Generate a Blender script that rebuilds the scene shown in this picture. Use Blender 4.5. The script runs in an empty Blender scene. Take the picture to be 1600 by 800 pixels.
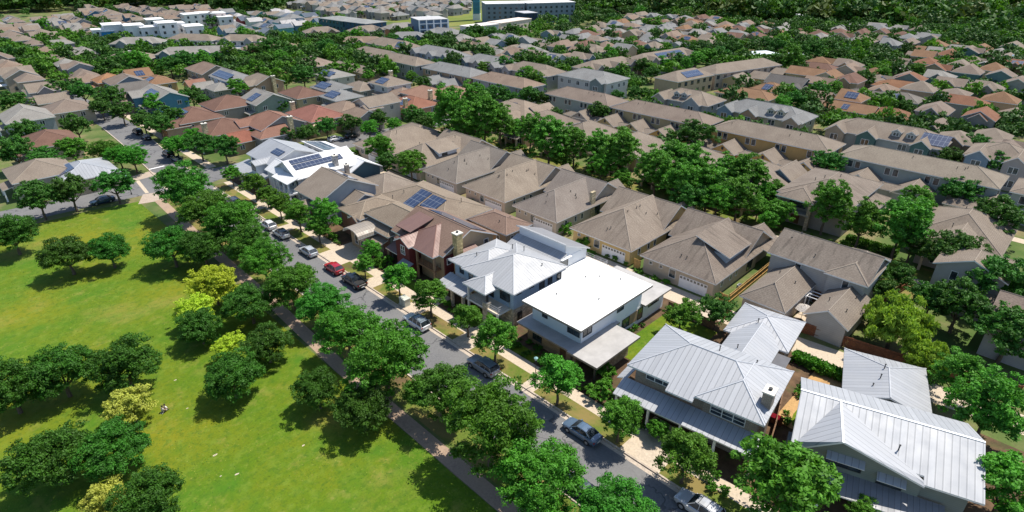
import bpy, math, random
import numpy as np
from mathutils import Vector, Matrix

S = bpy.context.scene
COL = S.collection
RND = random.Random(11)

# ------------------------------------------------------------------ camera, sky, sun, exposure
CAM_H = 49.0
PITCH = math.radians(27.65)
FPX = 926.0
cam_d = bpy.data.cameras.new("camera")
cam_d.sensor_fit = 'HORIZONTAL'
cam_d.sensor_width = 36.0
cam_d.lens = FPX / 1600.0 * 36.0
cam_d.clip_start = 0.5
cam_d.clip_end = 12000
cam = bpy.data.objects.new("camera", cam_d)
COL.objects.link(cam)
cam.location = (0, 0, CAM_H)
cam.rotation_euler = (math.pi / 2 - PITCH, 0, math.radians(-45))
S.camera = cam

SUN_DIR = Vector((0.50, -0.10, 1.0)).normalized()
world = bpy.data.worlds.new("World")
S.world = world
world.use_nodes = True
wn = world.node_tree
bg = wn.nodes["Background"]
sky = wn.nodes.new("ShaderNodeTexSky")
sky.sky_type = 'NISHITA'
sky.sun_disc = False
sky.sun_elevation = math.asin(SUN_DIR.z)
sky.sun_rotation = math.atan2(SUN_DIR.x, SUN_DIR.y)
sky.air_density = 1.0
sky.dust_density = 0.6
sky.ozone_density = 1.6
wn.links.new(sky.outputs[0], bg.inputs[0])
bg.inputs[1].default_value = 0.128
sun_d = bpy.data.lights.new("sun", 'SUN')
sun_d.energy = 5.0
sun_d.angle = math.radians(0.53)
sun_d.color = (1.0, 0.94, 0.84)
sun = bpy.data.objects.new("sun", sun_d)
COL.objects.link(sun)
sun.rotation_euler = SUN_DIR.to_track_quat('Z', 'Y').to_euler()
sun.location = (0, 0, 200)
S.view_settings.view_transform = 'Standard'
S.view_settings.look = 'None'
S.view_settings.gamma = 1
S.view_settings.use_curve_mapping = False
S.view_settings.exposure = 0.42
S.render.engine = 'CYCLES'
S.cycles.max_bounces = 5
S.cycles.diffuse_bounces = 3
S.cycles.glossy_bounces = 2
S.cycles.transmission_bounces = 3
S.cycles.transparent_max_bounces = 4

# ------------------------------------------------------------------ photo point -> point in the place
_cp, _sp, _s2 = math.cos(PITCH), math.sin(PITCH), math.sqrt(.5)
def at(px, py, z=0.0):
    x = (px - 800) / FPX; y = -(py - 400) / FPX
    f = _cp + y * _sp; zz = -_sp + y * _cp
    t = (z - CAM_H) / zz
    return ((f + x) * _s2 * t, (f - x) * _s2 * t)
def depth_of(x, y, z):
    return (x + y) * _s2 * _cp - (z - CAM_H) * _sp

# ------------------------------------------------------------------ materials
MATS = {}
def _new(name):
    m = bpy.data.materials.new(name); m.use_nodes = True
    nt = m.node_tree
    return m, nt, nt.nodes["Principled BSDF"]
def N(nt, t, **k):
    n = nt.nodes.new(t)
    for a, b in k.items(): setattr(n, a, b)
    return n
def L(nt, a, b): nt.links.new(a, b)
def mathn(nt, op, a, b=None):
    n = N(nt, "ShaderNodeMath", operation=op)
    if isinstance(a, (int, float)): n.inputs[0].default_value = a
    else: L(nt, a, n.inputs[0])
    if b is not None:
        if isinstance(b, (int, float)): n.inputs[1].default_value = b
        else: L(nt, b, n.inputs[1])
    return n.outputs[0]
def mixc(nt, fac, a, b, mode='MIX'):
    n = N(nt, "ShaderNodeMix", data_type='RGBA', blend_type=mode)
    if isinstance(fac, (int, float)): n.inputs[0].default_value = fac
    else: L(nt, fac, n.inputs[0])
    for i, c in ((6, a), (7, b)):
        if isinstance(c, (tuple, list)): n.inputs[i].default_value = (*c[:3], 1)
        else: L(nt, c, n.inputs[i])
    return n.outputs[2]
def noise(nt, vec, scale, detail=3, rough=.55):
    n = N(nt, "ShaderNodeTexNoise")
    n.inputs["Scale"].default_value = scale
    n.inputs["Detail"].default_value = detail
    n.inputs["Roughness"].default_value = rough
    if vec is not None: L(nt, vec, n.inputs["Vector"])
    return n.outputs[0]
def maprange(nt, v, a, b, c=0., d=1.):
    n = N(nt, "ShaderNodeMapRange"); L(nt, v, n.inputs[0])
    for i, q in enumerate((a, b, c, d)): n.inputs[i + 1].default_value = q
    return n.outputs[0]
def coords(nt): return N(nt, "ShaderNodeTexCoord")
def worldpos(nt): return N(nt, "ShaderNodeNewGeometry").outputs["Position"]
def uvsep(nt):
    c = coords(nt)
    s = N(nt, "ShaderNodeSeparateXYZ"); L(nt, c.outputs["UV"], s.inputs[0])
    return c.outputs["UV"], s.outputs[0], s.outputs[1]
def scalevec(nt, v, x, y, z=1.0):
    n = N(nt, "ShaderNodeVectorMath", operation='MULTIPLY')
    L(nt, v, n.inputs[0]); n.inputs[1].default_value = (x, y, z)
    return n.outputs[0]
def mul(c, k): return tuple(min(1, x * k) for x in c)

CAPC = {}
def shingle(c, stain=0.0):
    key = ("shingle", c, stain)
    if key in MATS: return MATS[key]
    c = (c[0] * .82, c[1] * .795, c[2] * .75)
    m, nt, b = _new("roof_shingles")
    uv, u, v = uvsep(nt)
    wp = worldpos(nt)
    fine = noise(nt, scalevec(nt, uv, 3.0, 7.0), 1.0, 2, .7)
    big = noise(nt, wp, .35, 3)
    col = mixc(nt, maprange(nt, fine, .3, .7), mul(c, .70), mul(c, 1.28))
    col = mixc(nt, maprange(nt, big, .35, .7), col, mixc(nt, 1.0, col, (.82, .80, .80), 'MULTIPLY'))
    row = mathn(nt, 'FRACT', mathn(nt, 'MULTIPLY', v, 1 / .28))
    col = mixc(nt, mathn(nt, 'MULTIPLY', mathn(nt, 'LESS_THAN', row, .22), .35), col, mul(c, .45))
    if stain:
        st = noise(nt, scalevec(nt, uv, 1.1, .16), 1.0, 3, .6)
        col = mixc(nt, mathn(nt, 'MULTIPLY', maprange(nt, st, .52, .72), stain), col, mul(c, .38))
    L(nt, col, b.inputs["Base Color"])
    b.inputs["Roughness"].default_value = .92
    b.inputs["Specular IOR Level"].default_value = .2
    CAPC[m.name] = mul(c, 1.22)
    MATS[key] = m; return m
def metal(c, period=.5, rough=.5, metallic=.1):
    key = ("metal", c, period)
    if key in MATS: return MATS[key]
    m, nt, b = _new("seam_metal_roof")
    uv, u, v = uvsep(nt)
    q = mathn(nt, 'MULTIPLY', u, 1 / period)
    fr = mathn(nt, 'FRACT', q)
    seam = mathn(nt, 'LESS_THAN', fr, .15)
    rib2 = mathn(nt, 'LESS_THAN', mathn(nt, 'ABSOLUTE', mathn(nt, 'SUBTRACT', fr, .2)), .07)
    wn_ = N(nt, "ShaderNodeTexWhiteNoise", noise_dimensions='1D')
    L(nt, mathn(nt, 'FLOOR', q), wn_.inputs["W"])
    col = mixc(nt, wn_.outputs[0], mul(c, .93), mul(c, 1.05))
    streak = noise(nt, scalevec(nt, uv, 1.2, .12), 1.0, 3, .6)
    col = mixc(nt, maprange(nt, streak, .45, .75, 0, .3), col, mul(c, .72))
    col = mixc(nt, mathn(nt, 'MULTIPLY', seam, .5), col, mul(c, .40))
    col = mixc(nt, mathn(nt, 'MULTIPLY', rib2, .5), col, mul(c, 1.12))
    L(nt, col, b.inputs["Base Color"])
    b.inputs["Metallic"].default_value = metallic
    rr = noise(nt, uv, .6, 3)
    L(nt, maprange(nt, rr, .3, .7, rough - .06, rough + .12), b.inputs["Roughness"])
    bp = N(nt, "ShaderNodeBump"); bp.inputs["Strength"].default_value = .5; bp.inputs["Distance"].default_value = .04
    L(nt, seam, bp.inputs["Height"]); L(nt, bp.outputs[0], b.inputs["Normal"])
    CAPC[m.name] = mul(c, 1.3)
    MATS[key] = m; return m
def siding(c, period=.22):
    key = ("siding", c, period)
    if key in MATS: return MATS[key]
    m, nt, b = _new("lap_siding")
    uv, u, v = uvsep(nt)
    fr = mathn(nt, 'FRACT', mathn(nt, 'MULTIPLY', v, 1 / period))
    ln = mathn(nt, 'LESS_THAN', fr, .16)
    g = noise(nt, worldpos(nt), .8, 4)
    col = mixc(nt, maprange(nt, g, .3, .7), mul(c, .9), mul(c, 1.06))
    col = mixc(nt, mathn(nt, 'MULTIPLY', ln, .4), col, mul(c, .55))
    L(nt, col, b.inputs["Base Color"]); b.inputs["Roughness"].default_value = .75
    MATS[key] = m; return m
def plain(name, c, rough=.8, var=.12, scale=1.2, metallic=0., spec=.4):
    key = ("plain", name, c, rough)
    if key in MATS: return MATS[key]
    m, nt, b = _new(name)
    g = noise(nt, worldpos(nt), scale, 5, .65)
    col = mixc(nt, maprange(nt, g, .3, .7), mul(c, 1 - var), mul(c, 1 + var))
    L(nt, col, b.inputs["Base Color"])
    b.inputs["Roughness"].default_value = rough; b.inputs["Metallic"].default_value = metallic
    b.inputs["Specular IOR Level"].default_value = spec
    MATS[key] = m; return m
def brick(c, mortar=(.42, .38, .33), w=.42, h=.16):
    key = ("brick", c, w)
    if key in MATS: return MATS[key]
    m, nt, b = _new("brickwork")
    uv, u, v = uvsep(nt)
    t = N(nt, "ShaderNodeTexBrick"); L(nt, uv, t.inputs["Vector"])
    t.inputs["Scale"].default_value = 1.0
    t.inputs["Brick Width"].default_value = w; t.inputs["Row Height"].default_value = h
    t.inputs["Mortar Size"].default_value = .018
    t.inputs["Color1"].default_value = (*mul(c, .8), 1); t.inputs["Color2"].default_value = (*mul(c, 1.2), 1)
    t.inputs["Mortar"].default_value = (*mortar, 1)
    g = noise(nt, worldpos(nt), 1.0, 4)
    col = mixc(nt, maprange(nt, g, .35, .7, 0, .35), t.outputs[0], mul(c, .6))
    L(nt, col, b.inputs["Base Color"]); b.inputs["Roughness"].default_value = .88
    MATS[key] = m; return m
def stone(c):
    key = ("stone", c)
    if key in MATS: return MATS[key]
    m, nt, b = _new("rubble_stone")
    uv, u, v = uvsep(nt)
    t = N(nt, "ShaderNodeTexVoronoi"); L(nt, scalevec(nt, uv, 2.2, 3.4), t.inputs["Vector"])
    t.inputs["Scale"].default_value = 1.0
    s = N(nt, "ShaderNodeSeparateColor"); L(nt, t.outputs["Color"], s.inputs[0])
    col = mixc(nt, s.outputs[0], mul(c, .6), mul(c, 1.25))
    col = mixc(nt, maprange(nt, t.outputs["Distance"], .45, .62, 0, .6), col, mul(c, .55))
    L(nt, col, b.inputs["Base Color"]); b.inputs["Roughness"].default_value = .9
    MATS[key] = m; return m
def glass(tint=(.02, .028, .034)):
    key = ("glass", tint)
    if key in MATS: return MATS[key]
    m, nt, b = _new("window_glass")
    g = noise(nt, worldpos(nt), .9, 2)
    col = mixc(nt, maprange(nt, g, .4, .65), tint, mul(tint, 3.0))
    L(nt, col, b.inputs["Base Color"]); b.inputs["Roughness"].default_value = .07
    b.inputs["Specular IOR Level"].default_value = .8
    MATS[key] = m; return m
def paint(c, rough=.25):
    key = ("paint", c)
    if key in MATS: return MATS[key]
    m, nt, b = _new("car_paint")
    b.inputs["Base Color"].default_value = (*c, 1); b.inputs["Roughness"].default_value = rough
    b.inputs["Metallic"].default_value = .15
    b.inputs["Coat Weight"].default_value = .7; b.inputs["Coat Roughness"].default_value = .06
    MATS[key] = m; return m
def solar_mat():
    if "solar" in MATS: return MATS["solar"]
    m, nt, b = _new("solar_cells")
    uv, u, v = uvsep(nt)
    a = mathn(nt, 'LESS_THAN', mathn(nt, 'FRACT', mathn(nt, 'MULTIPLY', u, 1.0)), .05)
    c = mathn(nt, 'LESS_THAN', mathn(nt, 'FRACT', mathn(nt, 'MULTIPLY', v, 1 / 1.65)), .035)
    ln = mathn(nt, 'MAXIMUM', a, c)
    col = mixc(nt, ln, (.028, .042, .085), (.24, .27, .31))
    L(nt, col, b.inputs["Base Color"]); b.inputs["Roughness"].default_value = .16
    b.inputs["Specular IOR Level"].default_value = .7
    MATS["solar"] = m; return m
def wood(c):
    key = ("wood", c)
    if key in MATS: return MATS[key]
    m, nt, b = _new("fence_boards")
    uv, u, v = uvsep(nt)
    q = mathn(nt, 'MULTIPLY', u, 1 / .3)
    wn_ = N(nt, "ShaderNodeTexWhiteNoise", noise_dimensions='1D'); L(nt, mathn(nt, 'FLOOR', q), wn_.inputs["W"])
    col = mixc(nt, wn_.outputs[0], mul(c, .65), mul(c, 1.25))
    col = mixc(nt, mathn(nt, 'LESS_THAN', mathn(nt, 'FRACT', q), .12), col, mul(c, .3))
    L(nt, col, b.inputs["Base Color"]); b.inputs["Roughness"].default_value = .85
    MATS[key] = m; return m
def leaf(name, c, vary=.35, trans=.28):
    key = ("leaf", name)
    if key in MATS: return MATS[key]
    m, nt, b = _new(name)
    oi = N(nt, "ShaderNodeObjectInfo")
    g = noise(nt, coords(nt).outputs["Object"], 2.2, 3, .6)
    col = mixc(nt, maprange(nt, g, .3, .7), mul(c, 1 - vary), mul(c, 1 + vary))
    hs = N(nt, "ShaderNodeHueSaturation")
    L(nt, maprange(nt, oi.outputs["Random"], 0, 1, .488, .520), hs.inputs["Hue"])
    L(nt, maprange(nt, oi.outputs["Random"], 0, 1, .78, 1.22), hs.inputs["Value"])
    L(nt, col, hs.inputs["Color"])
    b.inputs["Roughness"].default_value = .6; b.inputs["Specular IOR Level"].default_value = .25
    L(nt, hs.outputs[0], b.inputs["Base Color"])
    tr = N(nt, "ShaderNodeBsdfTranslucent")
    L(nt, mixc(nt, 1.0, hs.outputs[0], (1.0, 1.0, .55), 'MULTIPLY'), tr.inputs[0])
    mx = N(nt, "ShaderNodeMixShader"); mx.inputs[0].default_value = trans
    L(nt, b.outputs[0], mx.inputs[1]); L(nt, tr.outputs[0], mx.inputs[2])
    L(nt, mx.outputs[0], nt.nodes["Material Output"].inputs[0])
    MATS[key] = m; return m

def ground_mat(name, layers, rough=.95, bump=0):
    """layers: base colour, then (colour, noise scale, lo, hi, amount)"""
    m, nt, b = _new(name)
    wp = worldpos(nt)
    col = None
    base = layers[0]
    f = noise(nt, wp, 4.0, 4, .7)
    col = mixc(nt, maprange(nt, f, .3, .7), mul(base, .78), mul(base, 1.2))
    for (c, sc, lo, hi, amt) in layers[1:]:
        g = noise(nt, wp, sc, 5, .6)
        col = mixc(nt, maprange(nt, g, lo, hi, 0, amt), col, c)
    L(nt, col, b.inputs["Base Color"]); b.inputs["Roughness"].default_value = rough
    b.inputs["Specular IOR Level"].default_value = .25
    return m

TRIM = plain("white_trim", (.74, .73, .70), .6, .05)
CONC = ground_mat("concrete_paving", [(.46, .385, .30), ((.52, .42, .30), .25, .4, .7, .6), ((.30, .25, .20), .9, .55, .75, .35)])
WHITEP = plain("white_paint", (.8, .8, .8), .6, .04)
DARK = plain("dark_metal", (.03, .032, .036), .5, .1)
GLS = glass()
SOL = solar_mat()
BARK = plain("tree_bark", (.11, .085, .06), .95, .3, 6)
TAR = ground_mat("asphalt_surface", [(.140, .139, .142), ((.19, .187, .182), .12, .4, .7, .7), ((.080, .080, .084), .4, .6, .78, .5), ((.21, .205, .20), 1.6, .6, .8, .4), ((.07, .068, .068), .9, .66, .74, .6)])
def add_cracks(m):
    nt = m.node_tree; b = nt.nodes["Principled BSDF"]; src = b.inputs["Base Color"].links[0].from_socket
    wp = worldpos(nt)
    wob = N(nt, "ShaderNodeTexNoise"); wob.inputs["Scale"].default_value = .8; L(nt, wp, wob.inputs["Vector"])
    va = N(nt, "ShaderNodeVectorMath", operation='ADD'); L(nt, wp, va.inputs[0])
    sc = N(nt, "ShaderNodeVectorMath", operation='SCALE'); L(nt, wob.outputs["Color"], sc.inputs[0]); sc.inputs["Scale"].default_value = 2.2; L(nt, sc.outputs[0], va.inputs[1])
    vo = N(nt, "ShaderNodeTexVoronoi", feature='DISTANCE_TO_EDGE'); vo.inputs["Scale"].default_value = .16; L(nt, va.outputs[0], vo.inputs["Vector"])
    ln = mathn(nt, 'LESS_THAN', vo.outputs["Distance"], .012)
    msk = maprange(nt, noise(nt, wp, .1, 2), .42, .55)
    L(nt, mixc(nt, mathn(nt, 'MULTIPLY', mathn(nt, 'MULTIPLY', ln, msk), .7), src, (.045, .045, .048)), b.inputs["Base Color"])
add_cracks(TAR)
TILE = shingle((.27, .235, .205))

# ------------------------------------------------------------------ mesh builder
class MB:
    def __init__(s): s.v = []; s.f = []; s.mi = []; s.mats = []
    def mat(s, m):
        if m not in s.mats: s.mats.append(m)
        return s.mats.index(m)
    def poly(s, pts, m):
        b = len(s.v); s.v.extend([tuple(p) for p in pts]); s.f.append(tuple(range(b, b + len(pts)))); s.mi.append(s.mat(m))
    def box(s, x0, x1, y0, y1, z0, z1, m, mtop=None, bottom=True):
        mt = mtop or m
        a = (x0, y0, z0); b = (x1, y0, z0); c = (x1, y1, z0); d = (x0, y1, z0)
        e = (x0, y0, z1); f = (x1, y0, z1); g = (x1, y1, z1); h = (x0, y1, z1)
        s.poly((e, f, g, h), mt)
        if bottom: s.poly((d, c, b, a), m)
        s.poly((a, b, f, e), m); s.poly((b, c, g, f), m); s.poly((c, d, h, g), m); s.poly((d, a, e, h), m)
    def slab(s, polys, t, mt, ms=None):
        """upward facing polygons thickened straight down by t"""
        ms = ms or mt
        cnt = {}
        def k(p): return (round(p[0], 4), round(p[1], 4), round(p[2], 4))
        for P in polys:
            for i in range(len(P)):
                a, b = k(P[i]), k(P[(i + 1) % len(P)])
                cnt[(a, b)] = cnt.get((a, b), 0) + 1
        for P in polys:
            s.poly(P, mt)
            s.poly([(p[0], p[1], p[2] - t) for p in reversed(P)], ms)
            for i in range(len(P)):
                p, q = P[i], P[(i + 1) % len(P)]
                if (k(q), k(p)) in cnt: continue
                s.poly(((p[0], p[1], p[2] - t), (q[0], q[1], q[2] - t), q, p), ms)
    def tube(s, p0, p1, r0, r1, n, m, cap=True):
        p0 = Vector(p0); p1 = Vector(p1); d = (p1 - p0)
        if d.length < 1e-6: return
        q = d.to_track_quat('Z', 'Y'); A = []; B = []
        for i in range(n):
            a = 2 * math.pi * i / n; w = q @ Vector((math.cos(a), math.sin(a), 0))
            A.append(p0 + w * r0); B.append(p1 + w * r1)
        for i in range(n):
            j = (i + 1) % n; s.poly((A[i], A[j], B[j], B[i]), m)
        if cap: s.poly(B, m); s.poly(list(reversed(A)), m)
    def build(s, name, parent=None, loc=None, smooth=False):
        me = bpy.data.meshes.new(name)
        me.from_pydata(s.v, [], s.f)
        for m in s.mats: me.materials.append(m)
        if len(s.mats) > 1: me.polygons.foreach_set("material_index", s.mi)
        uvl = me.uv_layers.new(name="UVMap")
        data = np.zeros(len(me.loops) * 2, dtype=np.float32)
        i = 0
        for f in s.f:
            p0 = Vector(s.v[f[0]]); n = Vector((0, 0, 0))
            for j in range(1, len(f) - 1):
                n += (Vector(s.v[f[j]]) - p0).cross(Vector(s.v[f[j + 1]]) - p0)
            if n.length < 1e-9: n = Vector((0, 0, 1))
            n.normalize()
            if abs(n.z) > .999: e = Vector((1, 0, 0)); w = Vector((0, 1, 0))
            else:
                e = Vector((-n.y, n.x, 0)).normalized(); w = n.cross(e)
            for vi in f:
                p = Vector(s.v[vi]); data[i] = p.dot(e); data[i + 1] = p.dot(w); i += 2
        uvl.data.foreach_set("uv", data)
        if smooth: me.polygons.foreach_set("use_smooth", [True] * len(me.polygons))
        o = bpy.data.objects.new(name, me); COL.objects.link(o)
        if parent: o.parent = parent
        if loc: o.location = loc
        return o

def empty(name, loc, rz=0.0, sc=1.0):
    o = bpy.data.objects.new(name, None); COL.objects.link(o)
    o.empty_display_size = .5
    o.location = loc; o.rotation_euler = (0, 0, rz); o.scale = (sc, sc, sc)
    return o
def tag(o, label, cat, group=None, kind=None):
    if label: o["label"] = label
    if cat: o["category"] = cat
    if group: o["group"] = group
    if kind: o["kind"] = kind
    return o
def copy_thing(o, parent=None):
    c = o.copy(); COL.objects.link(c)
    if parent: c.parent = parent
    for ch in o.children: copy_thing(ch, c)
    return c
ORD = "first second third fourth fifth sixth seventh eighth ninth tenth eleventh twelfth thirteenth fourteenth fifteenth sixteenth seventeenth eighteenth nineteenth twentieth".split()
def ordinal(i):
    if i < 20: return ORD[i]
    t = "twenty thirty forty fifty sixty".split()[(i + 1) // 10 - 2]
    r = (i + 1) % 10
    return (t[:-1] + "ieth") if r == 0 else t + "-" + ORD[r - 1]

def struct(name, mb):
    o = mb.build(name); o["kind"] = "structure"; return o

# ------------------------------------------------------------------ the ground
GND = ground_mat("dry_ground", [(.11, .14, .04), ((.24, .17, .10), .16, .45, .62, .8), ((.05, .10, .018), .09, .42, .6, .85), ((.09, .06, .04), .7, .6, .72, .6)])
LAWN = ground_mat("lawn_grass", [(.074, .140, .003), ((.158, .166, .006), .045, .40, .62, .95), ((.050, .140, .006), .11, .48, .66, .85),
                                  ((.27, .22, .06), .30, .58, .78, .6), ((.25, .20, .05), .06, .56, .72, .65), ((.040, .100, .006), 1.3, .5, .70, .65), ((.14, .20, .02), .8, .5, .70, .6), ((.26, .23, .07), 2.4, .60, .78, .5), ((.03, .08, .006), 5.0, .52, .72, .55)])
VERGE = ground_mat("verge_grass", [(.095, .135, .018), ((.21, .155, .055), .22, .42, .6, .9), ((.055, .12, .015), .5, .55, .7, .6), ((.10, .06, .035), .09, .55, .62, .8)])
MULCH = ground_mat("mulch_bed", [(.085, .052, .03), ((.18, .11, .06), .5, .45, .7, .7), ((.05, .08, .02), .4, .52, .7, .6)])
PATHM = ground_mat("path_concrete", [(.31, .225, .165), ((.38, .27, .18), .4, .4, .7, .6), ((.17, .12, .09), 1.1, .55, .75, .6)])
GRAV = ground_mat("gold_gravel", [(.42, .26, .11), ((.30, .17, .08), .7, .5, .7, .7)])
FIELD = ground_mat("field_grass", [(.10, .15, .02), ((.20, .19, .05), .02, .4, .65, .8)])
KERB = ground_mat("kerb_concrete", [(.44, .37, .30), ((.30, .25, .21), .6, .5, .7, .6)])

def sheet(name, pts, z, m):
    b = MB(); b.poly([(x, y, z) for x, y in pts], m); return struct(name, b)
def rect(x0, x1, y0, y1): return [(x0, y0), (x1, y0), (x1, y1), (x0, y1)]
def strip(name, line, w0, w1, z, m, h=0):
    """sheet (or raised kerb when h) along a polyline between side offsets w0..w1 (to the +X side)"""
    b = MB(); A = []; B = []
    n = len(line)
    for i, (x, y) in enumerate(line):
        x0, y0 = line[max(0, i - 1)]; x1, y1 = line[min(n - 1, i + 1)]
        d = math.hypot(x1 - x0, y1 - y0); nx, ny = (y1 - y0) / d, -(x1 - x0) / d
        A.append((x + nx * w0, y + ny * w0)); B.append((x + nx * w1, y + ny * w1))
    for i in range(n - 1):
        q = [(*A[i], z), (*B[i], z), (*B[i + 1], z), (*A[i + 1], z)]
        b.poly(q, m)
    if h:
        for i in range(n - 1):
            for P in (A, B):
                b.poly([(*P[i], z - h), (*P[i + 1], z - h), (*P[i + 1], z), (*P[i], z)], m)
    return struct(name, b)

b = MB(); b.poly([(x, y, 0) for x, y in rect(-2500, 3500, -2500, 3500)], GND); struct("ground", b)
sheet("park_lawn", [(-120, -70), (27.0, -70), (27.0, 141.0), (20, 142.6), (-120, 146)], .012, LAWN)
# main street
RL = [(41.5, -90), (37.7, -30), (33.6, 8), (33.4, 18), (33.4, 138), (34.6, 150), (35.4, 164), (36.9, 190), (37.6, 213), (36, 260), (30, 330), (20, 420)]
RR = [(50.3, -90), (46.5, -30), (42.2, 8), (42.0, 18), (42.0, 138), (42.0, 150), (42.2, 164), (44.2, 191), (45.6, 213), (44, 260), (38, 330), (28, 420)]
b = MB()
for i in range(len(RL) - 1):
    b.poly([(*RL[i], .008), (*RR[i], .008), (*RR[i + 1], .008), (*RL[i + 1], .008)], TAR)
struct("street_asphalt", b)
sheet("cross_street", [(41.6, 141.5), (45, 142.6), (158, 142.6), (158, 151.6), (47, 151.6), (41.9, 156)], .014, TAR)
sheet("side_street", [(-120, 150), (18, 145.2), (30, 144.2), (34.6, 141), (35.6, 159), (30, 154.5), (-120, 160)], .014, TAR)
b = MB(); PAV = ground_mat("crossing_pavers", [(.38, .31, .25), ((.30, .24, .20), .8, .5, .7, .6)])
b.poly([(29.6, 155.5, .018), (29.6, 159.5, .018), (35.0, 160.5, .018), (36.0, 156.5, .018)], PAV)
b.poly([(26.5, 139.5, .018), (31.5, 138.0, .018), (33.3, 143.6, .018), (29, 145.0, .018)], PAV)
b.poly([(29.6, 145.3, .02), (30.3, 145.2, .02), (31.2, 155.4, .02), (30.4, 155.5, .02)], CONC)
b.poly([(33.6, 144.6, .02), (34.2, 144.4, .02), (35.2, 155.6, .02), (34.5, 155.6, .02)], CONC)
struct("crossing", b)
b = MB(); b.poly([(35.3, 161.8, .022), (38.9, 162.0, .022), (38.9, 162.6, .022), (35.4, 162.4, .022)], WHITEP); struct("stop_line", b)
strip("gutter_pavement", RR[:5], -.55, 0, .016, KERB)
strip("kerb_pavement", RR[:5], 0, .2, .15, KERB, .15)
strip("kerb_road", RR[5:8], 0, .25, .15, KERB, .15)
strip("kerb_path", RL[:4] + [(33.4, 138)], -.2, 0, .15, KERB, .15)
strip("kerb_street", RL[5:9], -.25, 0, .15, KERB, .15)
# right hand verge, pavement and front gardens of the street
b = MB(); b.box(42.2, 44.5, -20, 139, -.1, .135, VERGE); struct("verge_ground", b)
b = MB(); b.box(44.5, 46.3, -20, 139.5, -.1, .14, CONC); struct("pavement", b)
b = MB(); b.box(46.3, 72.9, -20, 140.5, -.1, .12, MULCH); struct("garden_ground", b)
b = MB(); b.poly([(45.7, 152.6, .02), (48, 152.6, .02), (48, 240, .02), (46.5, 240, .02)], CONC); struct("far_pavement", b)
# park path under the trees
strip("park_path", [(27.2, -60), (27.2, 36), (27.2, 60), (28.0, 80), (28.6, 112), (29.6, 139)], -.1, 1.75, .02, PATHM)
b = MB(); b.poly([(29.3, -60, .014), (33.2, -60, .014), (33.2, 138, .014), (30.5, 138, .014), (29.3, 60, .014)], VERGE); struct("tree_verge_ground", b)
for i, (y0, y1) in enumerate(((20.5, 25.5), (38.5, 40.5), (50.5, 54), (62.5, 66), (74, 77), (84.5, 91), (104, 107), (118, 121))):
    b = MB(); b.box(42.2, 49.2, y0, y1, 0, .155, CONC); struct("garden_path", b)
for (y0, y1) in ((42.5, 50), (66.5, 73.5), (108, 117)):
    b = MB(); b.box(46.35, 48.2, y0, y1, 0, .15, LAWN); struct("front_lawn", b)
b = MB(); b.box(56, 70, 28.6, 36.6, 0, .15, LAWN); struct("side_lawn", b)
# alley behind the street houses
sheet("alley_concrete", [(73.0, 22), (77.1, 22), (77.1, 142.5), (73.0, 142.5)], .02, CONC)
sheet("alley_bend_concrete", [(73.0, 22), (77.1, 22), (78.5, 10), (83, -30), (79, -30), (74.3, 10)], .02, CONC)
for (y0, y1) in ((31.5, 36.5), (52.5, 58), (66, 74), (76.5, 92), (98.5, 110), (114, 123), (128, 140)):
    b = MB(); b.box(70.3, 72.98, y0, y1, 0, .13, CONC); struct("driveway", b)
b = MB(); b.box(58.5, 71.5, 9.5, 15.5, 0, .14, GRAV); struct("gravel_garden_ground", b)
b = MB(); b.poly([(61.5 + 3.2 * math.cos(a / 9 * math.pi), 12.2 + 2.0 * math.sin(a / 9 * math.pi), .15) for a in range(18)], LAWN); struct("round_lawn", b)
# shaded lane behind the rear houses
sheet("lane_lawn", [(100, -30), (113, -30), (113, 141), (100, 141)], .012, VERGE)
sheet("lane_path", [(106.2, -30), (107.8, -30), (107.8, 141), (106.2, 141)], .02, CONC)
sheet("back_alley_concrete", [(136.6, -40), (139.0, -40), (139.0, 141), (136.6, 141)], .02, CONC)
sheet("townhouse_street", [(159.5, -60), (166, -60), (166, 330), (159.5, 330)], .014, TAR)
sheet("townhouse_pavement", [(157.3, -60), (158.8, -60), (158.8, 330), (157.3, 330)], .02, CONC)
P = [at(580, 31), at(660, 17), at(790, 14), at(900, 17), at(770, 36), at(690, 42)]
sheet("field_grass", P, .02, FIELD)
sheet("green_grass", [at(1150, 28), at(1240, 22), at(1330, 36), at(1180, 36)], .02, FIELD)
sheet("far_road_concrete", [at(895, 21), at(960, 16), at(985, 17), at(910, 25)], .03, CONC)
# low wooded rise beyond everything
hm = ground_mat("wooded_slope", [(.03, .06, .018), ((.05, .09, .02), .01, .4, .6, .8)])
hb = MB()
hx = [(-700, 1500), (-200, 1350), (200, 1150), (520, 820), (800, 560), (1050, 250), (1300, -100), (1700, -500)]
for i in range(len(hx) - 1):
    (x0, y0), (x1, y1) = hx[i], hx[i + 1]
    hb.poly([(x0, y0, -1), (x1, y1, -1), (x1 + 700, y1 + 700, 24), (x0 + 700, y0 + 700, 24)], hm)
struct("hills", hb)

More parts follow.
